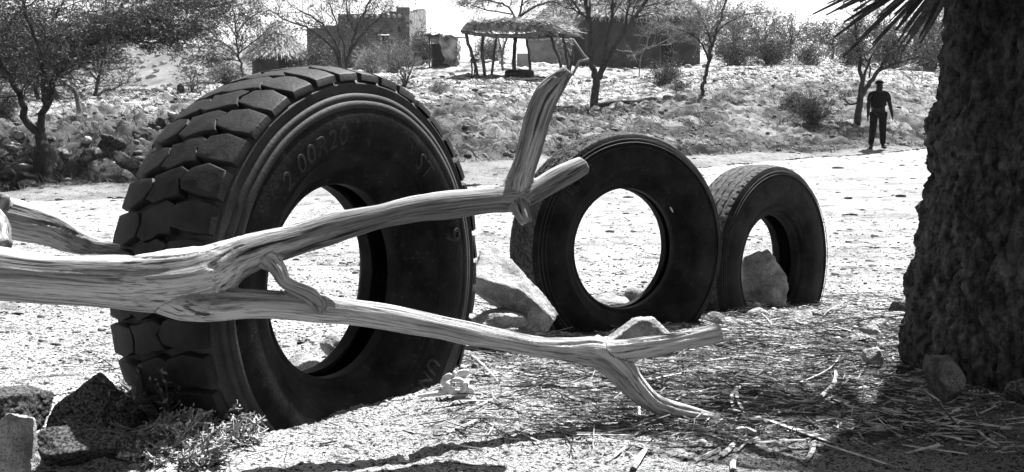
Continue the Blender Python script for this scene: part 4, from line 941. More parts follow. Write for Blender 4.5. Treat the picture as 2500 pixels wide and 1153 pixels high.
cone_hut('thatched_hut', 'round hut with pointed thatched cone roof behind the large tyre top', 664, 40, 138, 172, 84, 62, 56, 1, door=(682, 707, 148, 172))
cone_hut('thatched_hut', 'pale thatched cone roof peeking up behind the shelter and the right hut', 1360, -10, 62, 120, 75, 55, 84, 2)

def brick_house():
    d = 63; z0 = W(900, 178, d).z-.4; xl = W(826, 100, d).x; xr = W(1000, 100, d).x; yf = W(900, 100, d).y
    zt = W(900, 30, d).z; zl = W(826, 36, d).z; org = np.array([xl, yf, z0+.4])
    root = empty('mud_brick_house', org.tolist(), 'flat-roofed mud brick house with a row of round beam ends', 'house')
    ex = W(1041, 100, 71).x; ey = W(1041, 100, 71).y       # far corner of the right wall
    th = .35
    def course_wall(a, b, z0, ztop_a, ztop_b, m, name, hole=()):
        """wall of visible brick courses from a to b"""
        g = MB(); a = np.array(a); b = np.array(b); L = np.linalg.norm(b-a); dx = (b-a)/L; nx = np.array([dx[1], -dx[0]]); bh = .16; bl = .42; rr = random.Random(9)
        rotm = np.array([[dx[0], -nx[0], 0], [dx[1], -nx[1], 0], [0, 0, 1]])
        k = 0; z = z0
        while z < max(ztop_a, ztop_b):
            s = -(k % 2)*bl/2
            while s < L:
                s0, s1 = max(s, 0), min(s+bl-.02, L); mid = (s0+s1)/2; top = ztop_a+(ztop_b-ztop_a)*mid/L
                if s1-s0 > .05 and z+bh*.5 < top and not any(h[0] < mid < h[1] and h[2] < z+bh/2 < h[3] for h in hole):
                    jit = rr.uniform(-.018, .018); p = a+dx*mid-nx*(th/2+jit)
                    g.box([p[0]-org[0], p[1]-org[1], z+bh/2-org[2]], (s1-s0, th, bh-.018), rotm)
                s += bl
            z += bh; k += 1
        # mortar core
        c = a+dx*L/2-nx*(th/2); g2 = MB(); zt_ = min(ztop_a, ztop_b)-.05
        if not hole: g2.box([c[0]-org[0], c[1]-org[1], (z0+zt_)/2-org[2]], (L-.06, th-.07, zt_-z0), rotm)
        else:
            h = hole[0]
            for (s0, s1, q0, q1) in ((0.03, h[0], z0, zt_), (h[1], L-.03, z0, zt_), (h[0]+.003, h[1]-.003, z0, h[2]), (h[0]+.003, h[1]-.003, h[3], zt_)):
                p = a+dx*(s0+s1)/2-nx*(th/2); g2.box([p[0]-org[0], p[1]-org[1], (q0+q1)/2-org[2]], (s1-s0, th-.07, q1-q0), rotm)
        w_ = g.build(name, m, root, smooth=False); g2.build('mortar', M['mud'], w_, smooth=False); return w_
    course_wall((xl, yf), (xr, yf), z0, zl, zt, M['brick'], 'front_wall', hole=[(W(922, 0, d).x-xl, W(953, 0, d).x-xl, z0, W(900, 72, d).z)])
    course_wall((xr+.003, yf+.004), (ex, ey), z0, W(1003, 33, d).z, W(1041, 24, 71).z, M['palebrick'], 'side_wall')  # side wall in paler brick: its sunlit brightness is put into the colour
    course_wall((W(745, 0, d).x, yf+.5), (xl-.02, yf+.5), z0, W(745, 66, d).z, W(822, 58, d).z, M['brick'], 'annex_wall')
    g = MB(); g.box([(xl+ex)/2-org[0], yf+3.4-org[1], (zt-.55)-org[2]], (ex-xl-.6, 6, .2)); g.build('roof', M['mud'], root, smooth=False)
    g = MB(); g.box([(W(969, 0, d).x+xr)/2-org[0], yf+.17-org[1], W(0, 24, d).z-org[2]], (xr-W(969, 0, d).x, .42, .26)); g.build('parapet_block', M['brick'], root, smooth=False)
    for k in range(9):
        p = W(868+k*13.6, 43-k*.4, d); g = MB(); g.tube([[p.x-org[0], yf+.25-org[1], p.z-org[2]], [p.x-org[0], yf-.22-org[1], p.z-org[2]]], .11, 10, cap=True); g.build('beam_end', M['bone'], root)
    g = MB(); a = W(972, 78, d); b = W(979, 66, d); g.box([(a.x+b.x)/2-org[0], yf-.01-org[1], (a.z+b.z)/2-org[2]], (b.x-a.x, .05, b.z-a.z)); g.build('window', M['black'], root, smooth=False)
    g = MB(); g.box([W(937, 0, d).x-org[0], yf+.5-org[1], z0+1.3-org[2]], (W(953, 0, d).x-W(922, 0, d).x+.2, .1, 2.9)); g.build('door', M['black'], root, smooth=False)
brick_house()
# pale leaning board in front of the brick house
g = MB(); a = W(848, 180, 58); b = W(892, 112, 58); g.add([[a.x, a.y, a.z-.2], [b.x, a.y, a.z-.2], [b.x, a.y, b.z], [a.x+.5, a.y, b.z-.9], [a.x, a.y+.06, a.z-.2], [b.x, a.y+.06, a.z-.2], [b.x, a.y+.06, b.z], [a.x+.5, a.y+.06, b.z-.9]], polys=[[0, 1, 2, 3], [7, 6, 5, 4], [0, 4, 5, 1], [1, 5, 6, 2], [2, 6, 7, 3], [3, 7, 4, 0]])
tag(g.build('mud_screen', M['palebrick'], smooth=False), 'pale slanting mud screen wall in front of the brick house', 'wall')

def big_hut():
    d = 67; x0, x1 = W(1424, 0, d).x, W(1709, 0, d).x; yf = W(1500, 100, d).y; zb = W(1560, 166, d).z-.5; zt = W(1560, 36, d).z; dep = 5.5
    org = np.array([(x0+x1)/2, yf, zb+.5]); root = empty('mud_hut', org.tolist(), 'big rectangular dark mud hut with shaggy thatched roof, right of centre', 'hut')
    # walls as a slightly uneven plastered shell
    g = MB(); n = 60
    pts = []
    for (ax, ay, bx, by) in ((x0, yf, x1, yf), (x1, yf, x1, yf+dep), (x1, yf+dep, x0, yf+dep), (x0, yf+dep, x0, yf)):
        for t in np.linspace(0, 1, n, endpoint=False): pts.append((ax+(bx-ax)*t, ay+(by-ay)*t))
    pts = np.array(pts); k = len(pts); zs = np.linspace(zb, zt+.3, 20); V = []
    for z in zs:
        q = np.c_[pts, np.full(k, z)]; nz_ = .05*fbm(q*.8, 3); c = np.array([(x0+x1)/2, yf+dep/2]); dd = pts-c; dd /= np.linalg.norm(dd, axis=1)[:, None]
        V.append(np.c_[pts+dd*nz_[:, None], q[:, 2]])
    V = np.concatenate(V)-org; i = np.arange(19)[:, None]*k; j = np.arange(k)[None, :]; g.add(V, quads=np.stack([i+j, i+(j+1) % k, i+k+(j+1) % k, i+k+j], -1).reshape(-1, 4)); g.build('wall', M['mud'], root)
    g = MB(); e = .5; zr = zt+2.6; zeave = zt-.12
    A = np.array([x0-e, yf-e, zeave]); B = np.array([x1+e, yf-e, zeave]); C_ = np.array([x1+e, yf+dep+e, zeave]); D_ = np.array([x0-e, yf+dep+e, zeave]); E1 = np.array([x0+1.8, yf+dep/2, zr]); E2 = np.array([x1-1.8, yf+dep/2, zr])
    g.add(np.array([A, B, C_, D_, E1, E2])-org, polys=[[0, 1, 5, 4], [1, 2, 5], [2, 3, 4, 5], [3, 0, 4], [3, 2, 1, 0]])
    rr = random.Random(4)
    def slope(P, Q, Rr, S):
        nn = np.cross(Q-P, S-P); nn /= np.linalg.norm(nn); nn = nn if nn[2] > 0 else -nn
        def fn(u, v):
            lo = P+(Q-P)*u; hi = S+(Rr-S)*u; p = lo+(hi-lo)*v; dn = lo-hi; return p-org, dn/np.linalg.norm(dn), nn
        return fn
    thatch_patch(g, slope(A, B, E2, E1), 5200, .6, .025, rr); thatch_patch(g, slope(D_, A, E1, E1), 900, .6, .025, rr); thatch_patch(g, slope(B, C_, E2, E2), 900, .6, .025, rr)
    g.build('roof', M['thatch'], root, smooth=False)
    g = MB(); g.box([W(1645, 0, d).x-org[0], yf-.03-org[1], 1.0], (.03, .03, 2.1)); g.box([W(1612, 0, d).x-org[0], yf-.03-org[1], 1.0], (.03, .03, 2.1)); g.build('door_frame', M['palebark'], root, smooth=False)
    g = MB(); g.box([W(1628, 0, d).x-org[0], yf-.01-org[1], .95], (.75, .12, 2.0)); g.build('door', M['black'], root, smooth=False)
big_hut()
# dark lean-to at the hut's left side
g = MB(); a = W(1396, 168, 64); b = W(1428, 86, 64); g.box(((a.x+b.x)/2, a.y+1, (a.z+b.z)/2-.2), (b.x-a.x, 1.6, b.z-a.z+.4)); o = g.build('lean_to', M['black'], smooth=False); tag(o, 'sooty dark lean-to on the left side of the big hut', 'shed')  # dark only by the plain black material
g = MB(); blk(g, 1292, 1362, 100, 142, 66, 3.0); r0 = g.build('wall', M['palebrick'], smooth=False)
root = empty('small_hut', W(1327, 140, 66), 'small pale mud hut with one square window, seen past the shelter', 'hut'); r0.parent = root; r0.matrix_parent_inverse = root.matrix_world.inverted()
r0.location = -Vector(root.location); r0.matrix_parent_inverse = Matrix()
o_ = Vector(root.location)
g = MB(); a = W(1288, 102, 66); b = W(1366, 92, 66); g.box(((a.x+b.x)/2-o_.x, a.y+1.3-o_.y, (a.z+b.z)/2+.04-o_.z), (b.x-a.x, 3.6, .3)); g.build('roof', M['thatch'], root, smooth=False)
g = MB(); a = W(1320, 117, 66); b = W(1331, 107, 66); g.box(((a.x+b.x)/2-o_.x, a.y-.01-o_.y, (a.z+b.z)/2-o_.z), (b.x-a.x, .06, b.z-a.z)); g.build('window', M['black'], root, smooth=False)
# stone wall piece right of the small hut
g = MB(); rr = random.Random(8)
a = W(1362, 146, 60); b = W(1398, 96, 60)
for k in range(160):
    V, T = ICO[1]; q = np.array([rr.uniform(a.x, b.x), a.y+rr.uniform(0, .5), rr.uniform(a.z-.2, b.z)]); g.add(V*np.array([rr.uniform(.08, .17), .12, rr.uniform(.06, .11)])+q, tris=T)
tag(g.build('stone_wall', M['rock'], smooth=False), 'short dry stone wall between the small hut and the lean-to', 'wall')
g = MB(); blk(g, 1262, 1292, 131, 152, 58, .5); tag(g.build('mud_bench', M['palebrick'], smooth=False), 'low pale mud bench behind the shelter', 'bench')
# rag shack
def shack():
    d = 60; root = empty('rag_shack', G(1085, 160, 100, 30), 'low shack covered in draped rags and sheets, right of the brick house', 'shack'); o = np.array(root.location[:])
    x0, x1 = W(1048, 0, d).x, W(1112, 0, d).x; y = W(1080, 120, d).y; zb = W(1080, 160, d).z-.15; z1 = W(0, 84, d).z
    g = MB()
    for (x, yy, h) in ((x0, y, 1.9), (x1, y, 1.7), (x0, y+1.8, 1.9), (x1, y+1.8, 1.6), ((x0+x1)/2, y, 2.0)): g.tube([[x-o[0], yy-o[1], zb-o[2]], [x+.05-o[0], yy-o[1], zb+h*.5-o[2]], [x-o[0], yy-o[1], zb+h-o[2]]], .04, 6, cap=True)
    g.tube([[x0-.3-o[0], y-o[1], zb+1.9-o[2]], [x1+.6-o[0], y-o[1], zb+1.75-o[2]]], .035, 6, cap=True); g.build('pole', M['bark'], root)
    def sheet(name, P00, P10, P01, P11, m, amp, seed, sag=.1):
        n = 28; u, v = np.meshgrid(np.linspace(0, 1, n), np.linspace(0, 1, n)); u = u[..., None]; v = v[..., None]
        P = (1-u)*(1-v)*np.array(P00)+u*(1-v)*np.array(P10)+(1-u)*v*np.array(P01)+u*v*np.array(P11); P = P.reshape(-1, 3)
        P[:, 2] -= sag*np.sin(u.ravel()*math.pi)*np.sin(v.ravel()*math.pi); P += amp*np.stack([fbm(P*2.0+seed+k*7, 3) for k in range(3)], 1)
        i = np.arange(n-1)[:, None]*n; j = np.arange(n-1)[None, :]
        ob = mobj(name, P-o, np.stack([i+j, i+j+1, i+n+j+1, i+n+j], -1).reshape(-1, 4), m, root)
        so = ob.modifiers.new('t', 'SOLIDIFY'); so.thickness = .02
    sheet('roof_sheet', (x0-.3, y-.2, zb+2.0), (x1+.2, y-.2, zb+1.75), (x0-.2, y+2, zb+1.8), (x1+.2, y+2, zb+1.5), M['rag'], .12, 1, -.25)
    sheet('front_sheet', (x0+.55, y-.15, zb+1.9), (x1+.15, y-.15, zb+1.8), (x0+.95, y-.35, zb+.1), (x1+.1, y-.2, zb+.15), M['rag'], .14, 5, 0)
    sheet('side_sheet', (x1+.15, y-.15, zb+1.8), (x1+.2, y+2, zb+1.5), (x1+.1, y-.2, zb+.1), (x1+.1, y+2, zb+.1), M['rag'], .1, 9, 0)
    g = MB(); g.box([(x0+x1)/2-o[0], y+1.9-o[1], zb+.8-o[2]], (x1-x0, .05, 1.6)); g.build('back_wall', M['black'], root, smooth=False)
shack()
p = G(1020, 160, 90, 30); c = W(1020, 145, p.y-1); g = MB(); t = np.linspace(0, 2*np.pi, 33)[:-1]; V = np.concatenate([[[.3*math.cos(a), -.04, .3*math.sin(a)] for a in t], [[.3*math.cos(a), .0, .3*math.sin(a)] for a in t], [[.2*math.cos(a), .05, .2*math.sin(a)] for a in t]])
g.add(V, polys=[[k, (k+1) % 32, 32+(k+1) % 32, 32+k] for k in range(32)]+[[32+k, 32+(k+1) % 32, 64+(k+1) % 32, 64+k] for k in range(32)]+[list(range(64, 96))]); o = g.build('basin', M['metal']); o.location = (c.x, c.y, gz1(c.x, c.y)+.29)
tag(o, 'round metal basin propped up by the dark leafy bush', 'basin')

# ---- thatched shelter
def shelter():
    d = 46; org = G(1260, 188, 100, 20); root = empty('shelter', org, 'open thatched shade shelter on crooked posts in the village', 'shelter'); o = np.array(org[:]); rr = random.Random(6)
    def post(pts, r):
        P = [np.array(W(*p)[:]) for p in pts]; P[-1][2] = gz1(P[-1][0], P[-1][1])-.1; g = MB(); n = 9; Q = []
        for t in np.linspace(0, len(P)-1, n):
            i = min(int(t), len(P)-2); Q.append(P[i]+(P[i+1]-P[i])*(t-i)+np.array([rr.gauss(0, .015) for _ in range(3)]))
        g.tube(np.array(Q)-o, r, 7, cap=True); g.build('post', M['bark'], root)
    post([(1137, 80, 45), (1146, 115, 45), (1158, 150, 45), (1171, 190, 45)], .075); post([(1153, 125, 45), (1152, 160, 45), (1152, 194, 45)], .04)
    post([(1180, 82, 45), (1177, 120, 45), (1179, 155, 45), (1187, 192, 45)], .075); post([(1213, 86, 48), (1206, 130, 48), (1200, 183, 48)], .06)
    post([(1259, 86, 49), (1257, 130, 49), (1255, 174, 49)], .09); post([(1286, 92, 50), (1291, 130, 50), (1296, 168, 50)], .075)
    post([(1342, 74, 45.5), (1352, 115, 45.5), (1366, 145, 45.5), (1376, 172, 45.5)], .07); post([(1372, 85, 48.5), (1380, 115, 48.5), (1390, 150, 48.5)], .06); post([(1168, 147, 45), (1162, 145, 45), (1157, 155, 45)], .03)
    for pts in ([(1128, 78, 45), (1170, 85, 45), (1240, 88, 45), (1290, 86, 45), (1320, 78, 45), (1345, 72, 45)], [(1195, 88, 49), (1300, 92, 49.5), (1400, 86, 49)], [(1128, 76, 45), (1150, 80, 49)], [(1342, 72, 45), (1410, 86, 49)], [(1230, 86, 45), (1250, 88, 49)], [(1290, 84, 45), (1310, 88, 49)]):
        g = MB(); P = np.array([W(*p)[:] for p in pts])-o; g.tube(P, .08, 7, cap=True); g.build('beam', M['palebark'], root)
    # thatch mat
    g = MB(); n = 40; u, v = np.meshgrid(np.linspace(0, 1, n), np.linspace(0, 1, 20)); A = np.array(W(1128, 76, 44.8)[:]); B = np.array(W(1352, 74, 44.8)[:]); C_ = np.array(W(1150, 72, 49.5)[:]); D_ = np.array(W(1415, 80, 49.5)[:])
    u = u.ravel()[:, None]; v = v.ravel()[:, None]; P = (1-u)*(1-v)*A+u*(1-v)*B+(1-u)*v*C_+u*v*D_; top = P.copy(); th = .30+.12*fbm(P*1.3, 3)+.05*np.sin(u.ravel()*3.1); top[:, 2] += th*np.clip(np.minimum(u.ravel(), 1-u.ravel())*12+.4, 0, 1)
    i = np.arange(19)[:, None]*n; j = np.arange(n-1)[None, :]; Qd = np.stack([i+j, i+j+1, i+n+j+1, i+n+j], -1).reshape(-1, 4); g.add(P-o, quads=Qd[:, ::-1]); g.add(top-o, quads=Qd)
    N_ = 800
    edge = list(range(n))+[k*n+n-1 for k in range(1, 20)]+[19*n+k for k in range(n-2, -1, -1)]+[k*n for k in range(18, 0, -1)]
    g.p += [[edge[k], edge[(k+1) % len(edge)], N_+edge[(k+1) % len(edge)], N_+edge[k]] for k in range(len(edge))]
    for k in range(3600):
        uu, vv = rr.random(), rr.random()**1.6; q = (1-uu)*(1-vv)*A+uu*(1-vv)*B+(1-uu)*vv*C_+uu*vv*D_-o; q[2] += rr.uniform(-.03, .52)*(1 if .03 < uu < .97 else .5)
        if vv < .1: q[1] -= rr.uniform(0, .25)
        a = rr.gauss(0, .5) if rr.random() < .7 else rr.uniform(-1.6, 1.6); dd = np.array([math.cos(a), math.sin(a), rr.gauss(-.05, .3)]); l = rr.uniform(.2, .55); sd_ = np.cross(dd, [0, rr.uniform(-.6, .6), 1]); sd_ /= np.linalg.norm(sd_); w_ = rr.uniform(.01, .022)
        b = q+dd*l; g.add([q-sd_*w_, q+sd_*w_, b+sd_*w_, b-sd_*w_], quads=[[0, 1, 2, 3]])
    g.build('roof', M['thatch'], root, smooth=False)
shelter()
# flat lying tyre under the shelter
p = G(1268, 188, 100, 20); root = empty('tyre', p, 'dark tyre lying flat on the ground under the thatched shelter', 'tyre')
rr_ = 35.5*p.y/F; prof = smoothprof([(-.15, rr_*.45), (-.17, rr_*.6), (-.16, rr_*.85), (-.12, rr_*.97), (0, rr_), (.12, rr_*.97), (.16, rr_*.85), (.17, rr_*.6), (.15, rr_*.45)], 4)
V, Q = lathe([tuple(q) for q in prof], 64); V = np.stack([V[:, 0], V[:, 2], V[:, 1]+.14], 1); mobj('casing', V, Q, M['rubber'], root)
def logpx(name, label, pts, r, m='palebark', cat='log', group=None):
    P = [W(*q) for q in pts]; g = MB(); Q = []
    for q in P: Q.append([q.x, q.y, gz1(q.x, q.y)+r*.6])
    Q = np.array(Q); o = Q[0].copy(); g.tube(Q-o, np.linspace(r, r*.55, len(Q)), 8, cap=True); ob = g.build(name, M[m]); ob.location = o; return tag(ob, label, cat, group)
logpx('log', 'pale crooked log in front of the flat tyre under the shelter', [(1252, 188, 44.2), (1275, 189, 44.2), (1310, 187, 44.3), (1352, 184, 44.5)], .07, 'bone')
logpx('log', 'shorter pale log left of the flat tyre under the shelter', [(1206, 192, 44), (1225, 191, 44), (1250, 190, 44)], .07, 'bone')
logpx('fallen_log', 'long dark fallen log right of the forked tree on the bank', [(1462, 256, 34), (1490, 250, 34.6), (1525, 254, 34.4), (1555, 252, 34.7), (1592, 243, 35)], .12, 'bark')
logpx('driftwood_log', 'white bleached wood lying on the bank right of the standing man', [(2232, 306, 30.5), (2255, 300, 31), (2280, 306, 30.6)], .06, 'bone')
for k, pts in enumerate(([(1398, 96, 52), (1425, 135, 52), (1440, 150, 52)], [(1385, 118, 52), (1396, 150, 52), (1388, 175, 52)], [(1400, 110, 52), (1398, 150, 52), (1385, 178, 52)], [(1440, 145, 51), (1415, 150, 51), (1396, 172, 51)])):
    P = np.array([W(*q)[:] for q in pts]); P[-1, 2] = gz1(P[-1, 0], P[-1, 1])-.05 if k != 0 else P[-1, 2]; g = MB(); g.tube(P-P[-1], .07, 7, cap=True); ob = g.build('crooked_pole', M['palebark'] if k in (0, 3) else M['bark']); ob.location = P[-1]
    tag(ob, ['slanting pale pole leaning against the forked tree by the lean-to', 'crooked upright pole at the right rear of the shelter', 'bowed pole standing in front of the dark lean-to', 'curved pale pole arching down left of the forked tree'][k], 'pole')
# dark stump on the left crest
p = G(441, 226, 80, 14); g = MB(); h = 20*p.y/F; g.tube([[0, 0, -.05], [.01, 0, h*.4], [0, 0, h*.8], [-.02, 0, h]], [.1*1.2, .115, .11, .06], 10, cap=True); o = g.build('tree_stump', M['bark']); o.location = p; tag(o, 'short dark stump on the left crest in front of the pale hill', 'stump')

# ================================================================ PEOPLE
def skin_mesh(name, nodes, edges, m, parent, sub=2):
    me = bpy.data.meshes.new(name); me.from_pydata([n[:3] for n in nodes], edges, [])
    o = bpy.data.objects.new(name, me); COL.objects.link(o)
    md = o.modifiers.new('skin', 'SKIN'); md.use_smooth_shade = True
    for i, n in enumerate(nodes): me.skin_vertices[0].data[i].radius = (n[3], n[4] if len(n) > 4 else n[3])
    me.skin_vertices[0].data[0].use_root = True
    o.modifiers.new('sub', 'SUBSURF').levels = sub
    me2 = eval_mesh(o); o.modifiers.clear(); o.data = me2; bpy.data.meshes.remove(me); me2.materials.clear(); me2.materials.append(m)
    me2.polygons.foreach_set('use_smooth', np.ones(len(me2.polygons), bool)); o.parent = parent; return o
def person(label, loc, rz, H=1.75, arm='relaxed', cap=True):
    root = empty('person', loc, label, 'person'); root.rotation_euler.z = rz; s = H/1.75
    root.scale = (s*1.14, s*1.12, s)
    N = []; E = []
    def add(x, y, z, r, r2=None, link=None):
        N.append((x, y, z, r, r2 or r)); 
        if link is not None: E.append((link, len(N)-1))
        return len(N)-1
    pel = add(0, 0, .96, .15, .10); wst = add(0, .0, 1.10, .135, .095, pel); chs = add(0, .01, 1.30, .165, .105, wst); nk0 = add(0, .01, 1.46, .085, .07, chs); nk = add(0, 0, 1.52, .052, .055, nk0)
    hd0 = add(0, -.015, 1.585, .080, .095, nk); hd = add(0, -.01, 1.66, .098, .112, hd0); add(0, 0, 1.74, .066, .08, hd)
    add(0, -.105, 1.64, .014, .018, hd)
    hands = []
    for sgn in (-1, 1):
        sh = add(sgn*.17, .01, 1.43, .062, .062, nk0)
        if arm == 'relaxed':
            el = add(sgn*(.25 if sgn > 0 else .225), .02, 1.16, .048, .048, sh); wr = add(sgn*(.29 if sgn > 0 else .235), -.05, .91, .032, .034, el)
            dirv = np.array([sgn*.1, -.15, -1.])
        else:
            el = add(sgn*.25, -.05, 1.18, .043, .043, sh); wr = add(sgn*.10, -.22, 1.20, .027, .030, el); dirv = np.array([-sgn*1., -.1, .15])
        hands.append((wr, dirv/np.linalg.norm(dirv), sgn))
    for wr, dv, sgn in hands:
        p = np.array(N[wr][:3]); side = np.cross(dv, [sgn, 0, 0.1]); side /= np.linalg.norm(side)
        pm = add(*(p+dv*.05), .030, .022, wr); pk = add(*(p+dv*.09), .034, .018, pm)
        for k in range(4):
            o_ = side*(k-1.5)*.021; L = (.07, .08, .075, .058)[k]; q = p+dv*.10+o_
            a = add(*q, .0095, .0095, pk); b = add(*(q+dv*L*.5+np.array([0, -.008, 0])), .0085, .0085, a); add(*(q+dv*L+np.array([-sgn*.012, -.022, 0])), .0075, .0075, b)
        q = p+dv*.04-side*.03; a = add(*q, .012, .012, pm); b = add(*(q+dv*.03-side*.018), .0105, .0105, a); add(*(q+dv*.06-side*.024), .009, .009, b)
    for sgn in (-1, 1):
        hp = add(sgn*.095, 0, .90, .095, .09, pel); kx = sgn*(.115 if sgn < 0 else .10); kn = add(kx, -.02, .50, .058, .062, hp); an = add(kx+sgn*.02, .02, .09, .038, .042, kn); ft = add(kx+sgn*.03, -.06, .04, .042, .035, an); add(kx+sgn*.045, -.15, .03, .038, .025, ft)
    body = skin_mesh('body', N, E, M['skin'], root)
    # shirt
    sN = [(0, .005, 1.02, .165, .118), (0, 0, 1.12, .158, .115), (0, .01, 1.30, .185, .125), (0, .01, 1.445, .105, .09), (-.175, .01, 1.43, .078, .078), (.175, .01, 1.43, .078, .078)]
    el = {sg: next(n for n in N if abs(n[2]-(1.16 if arm == 'relaxed' else 1.18)) < 1e-6 and n[0]*sg > 0) for sg in (-1, 1)}
    for sg in (-1, 1):
        a = np.array([sg*.175, .01, 1.43]); b = np.array(el[sg][:3]); sN.append((*(a+(b-a)*.75), .062, .062))
    skin_mesh('shirt', sN, [(0, 1), (1, 2), (2, 3), (3, 4), (3, 5), (4, 6), (5, 7)], M['cloth'], root)
    tN = [(0, 0, .97, .158, .112), (-.1, 0, .88, .105, .10), (.1, 0, .88, .105, .10), (-.115, -.02, .50, .082, .085), (.10, -.02, .50, .082, .085), (-.15, .015, .10, .062, .066), (.12, .015, .10, .062, .066)]
    skin_mesh('trousers', tN, [(0, 1), (0, 2), (1, 3), (2, 4), (3, 5), (4, 6)], M['trouser'], root)
    for sgn, kx in ((-1, -.15), (1, .12)):
        skin_mesh('shoe', [(kx, .03, .05, .048, .045), (kx+sgn*.01, -.07, .042, .048, .035), (kx+sgn*.025, -.17, .035, .043, .028)], [(0, 1), (1, 2)], M['black'], root)
    for sgn in (-1, 1): skin_mesh('ear', [(sgn*.078, .0, 1.64, .008, .016), (sgn*.086, .005, 1.665, .008, .014)], [(0, 1)], M['skin'], body, 1)
    if cap:
        V, T = ICO[3]; V = V*np.array([.096, .115, .085]); V[:, 2] = np.maximum(V[:, 2], -.012); V = V+np.array([0, .0, 1.70]); g = MB(); g.add(V, tris=T)
        V, T = ICO[3]; V = V*np.array([.07, .085, .008])+np.array([0, -.115, 1.685]); g.add(V, tris=T); g.build('cap', M['cloth'], root)
        for sgn in (-1, 1):
            g = MB(); g.tube([[sgn*.12, .14, 1.15], [sgn*.125, .05, 1.5], [sgn*.115, -.06, 1.48], [sgn*.12, -.125, 1.32], [sgn*.15, -.06, 1.14], [sgn*.14, .1, 1.1]], .016, 6, cap=True); g.build('backpack_strap', M['trouser'], root)
        V, T = ICO[3]; V = np.sign(V)*np.abs(V)**.6*np.array([.14, .07, .21])+np.array([0, .19, 1.27]); g = MB(); g.add(V, tris=T); g.build('backpack', M['trouser'], root)
    else:
        V, T = ICO[3]; V = V*np.array([.092, .105, .085])+np.array([0, .02, 1.69]); g = MB(); g.add(V, tris=T); g.build('hair', M['black'], root)
    return root
p = W(2142, 369, 26.6); z = gz1(p.x, p.y)
person('person in dark t-shirt, cap and backpack standing on the far bank foot near the palm', (p.x, p.y, z), R(-8), H=1.74)
p = W(1633, 162, 66.2); person('person in dark clothes standing in the doorway of the big hut, arms folded', (p.x, p.y, gz1(p.x, p.y)), R(10), H=1.68, arm='folded', cap=False)

# ================================================================ FOREGROUND SMALL THINGS
def Vg(px, py): return G(px, py, 30, 1.2)
# thorny cut brush, lower left
def thorny():
    t = Tree(91); base = Vg(470, 1085)
    anchors = [((330, 1010), (400, 960), .16), ((300, 1060), (210, 1080), .05), ((420, 1040), (560, 1030), .10), ((420, 1090), (520, 1050), .09), ((480, 1090), (590, 1070), .08), ((450, 1120), (560, 1100), .05), ((380, 1110), (330, 1140), .04), ((420, 1130), (520, 1140), .03), ((260, 1095), (215, 1110), .06), ((350, 1060), (420, 1090), .08), ((540, 1090), (620, 1075), .04)]
    for (a, b, h) in anchors:
        h *= .45; p = np.array(Vg(*a)[:]); q = np.array(Vg(*b)[:]); dd = q-p; dd[2] += h; L = np.linalg.norm(dd)
        for k in range(5):
            o = np.array([t.r.gauss(0, .02), t.r.gauss(0, .02), t.r.uniform(0, .015)])
            t.grow(p+o, dd*np.array([1, 1, .5])+np.array([t.r.gauss(0, .02), t.r.gauss(0, .02), t.r.uniform(-.02, .01)]), L*t.r.uniform(.6, .95), .0022, 0, leaf=2.2, kids=(6, 5), leafsize=.0055, curl=.15, flat=.6)
    return t.done('thorny_brush', 'pale thorny cut brush lying at the foot of the large tyre, lower left', base, leafm='straw', twigm='palet', cat='brush')
thorny()
t = Tree(92); b = Vg(395, 1045)
for k in range(3): t.grow(np.array(b[:])+np.array([k*.01, 0, 0]), np.array([-.05+.03*k, 0, .2]), .13, .0022, 1, leaf=1.5, kids=(6, 6), leafsize=.009, curl=.15)
t.done('seedling', 'thin dark seedling standing against the large tyre tread, lower left', b, leafm='leaf', cat='plant')
# bone
def bone():
    c = Vg(1112, 968); c.z += .022; root = empty('bone', c, 'bleached white vertebra bone with a round hole, right of the large tyre foot', 'bone')
    g = MB(); t = np.linspace(0, 2*np.pi, 25)
    P = np.stack([.022*np.cos(t)+.004, -.008+.003*np.sin(3*t), .018*np.sin(t)+.008], 1); g.tube(P, .0075+.003*np.sin(t*2+1)+.002*np.sin(t*5), 10)
    V, T = ICO[3]
    for (x, y, z, a, b_, c_, ry) in ((-.024, .004, .022, .020, .006, .011, -.9), (.016, .004, .036, .022, .006, .012, -.5), (-.002, .006, .034, .006, .012, .013, 0), (.034, 0, -.004, .017, .010, .012, .5), (.012, -.004, -.014, .022, .010, .010, .2), (-.022, -.004, -.004, .012, .011, .012, 0)):
        U = V*np.array([a, b_, c_]); ct, st = math.cos(ry), math.sin(ry); U = U@np.array([[ct, 0, st], [0, 1, 0], [-st, 0, ct]]).T; U = U*(1+.15*fbm(U*90+x*99, 3)[:, None])+np.array([x, y, z]); g.add(U, tris=T)
    g.build('vertebra', M['bone'], root)
    g = MB(); g.tube([[-.018, -.005, -.008], [-.05, -.01, -.012], [-.085, -.01, -.017], [-.10, -.01, -.02]], [.008, .0065, .0055, .002], 8, cap=True); g.build('spur', M['bone'], root)
bone()
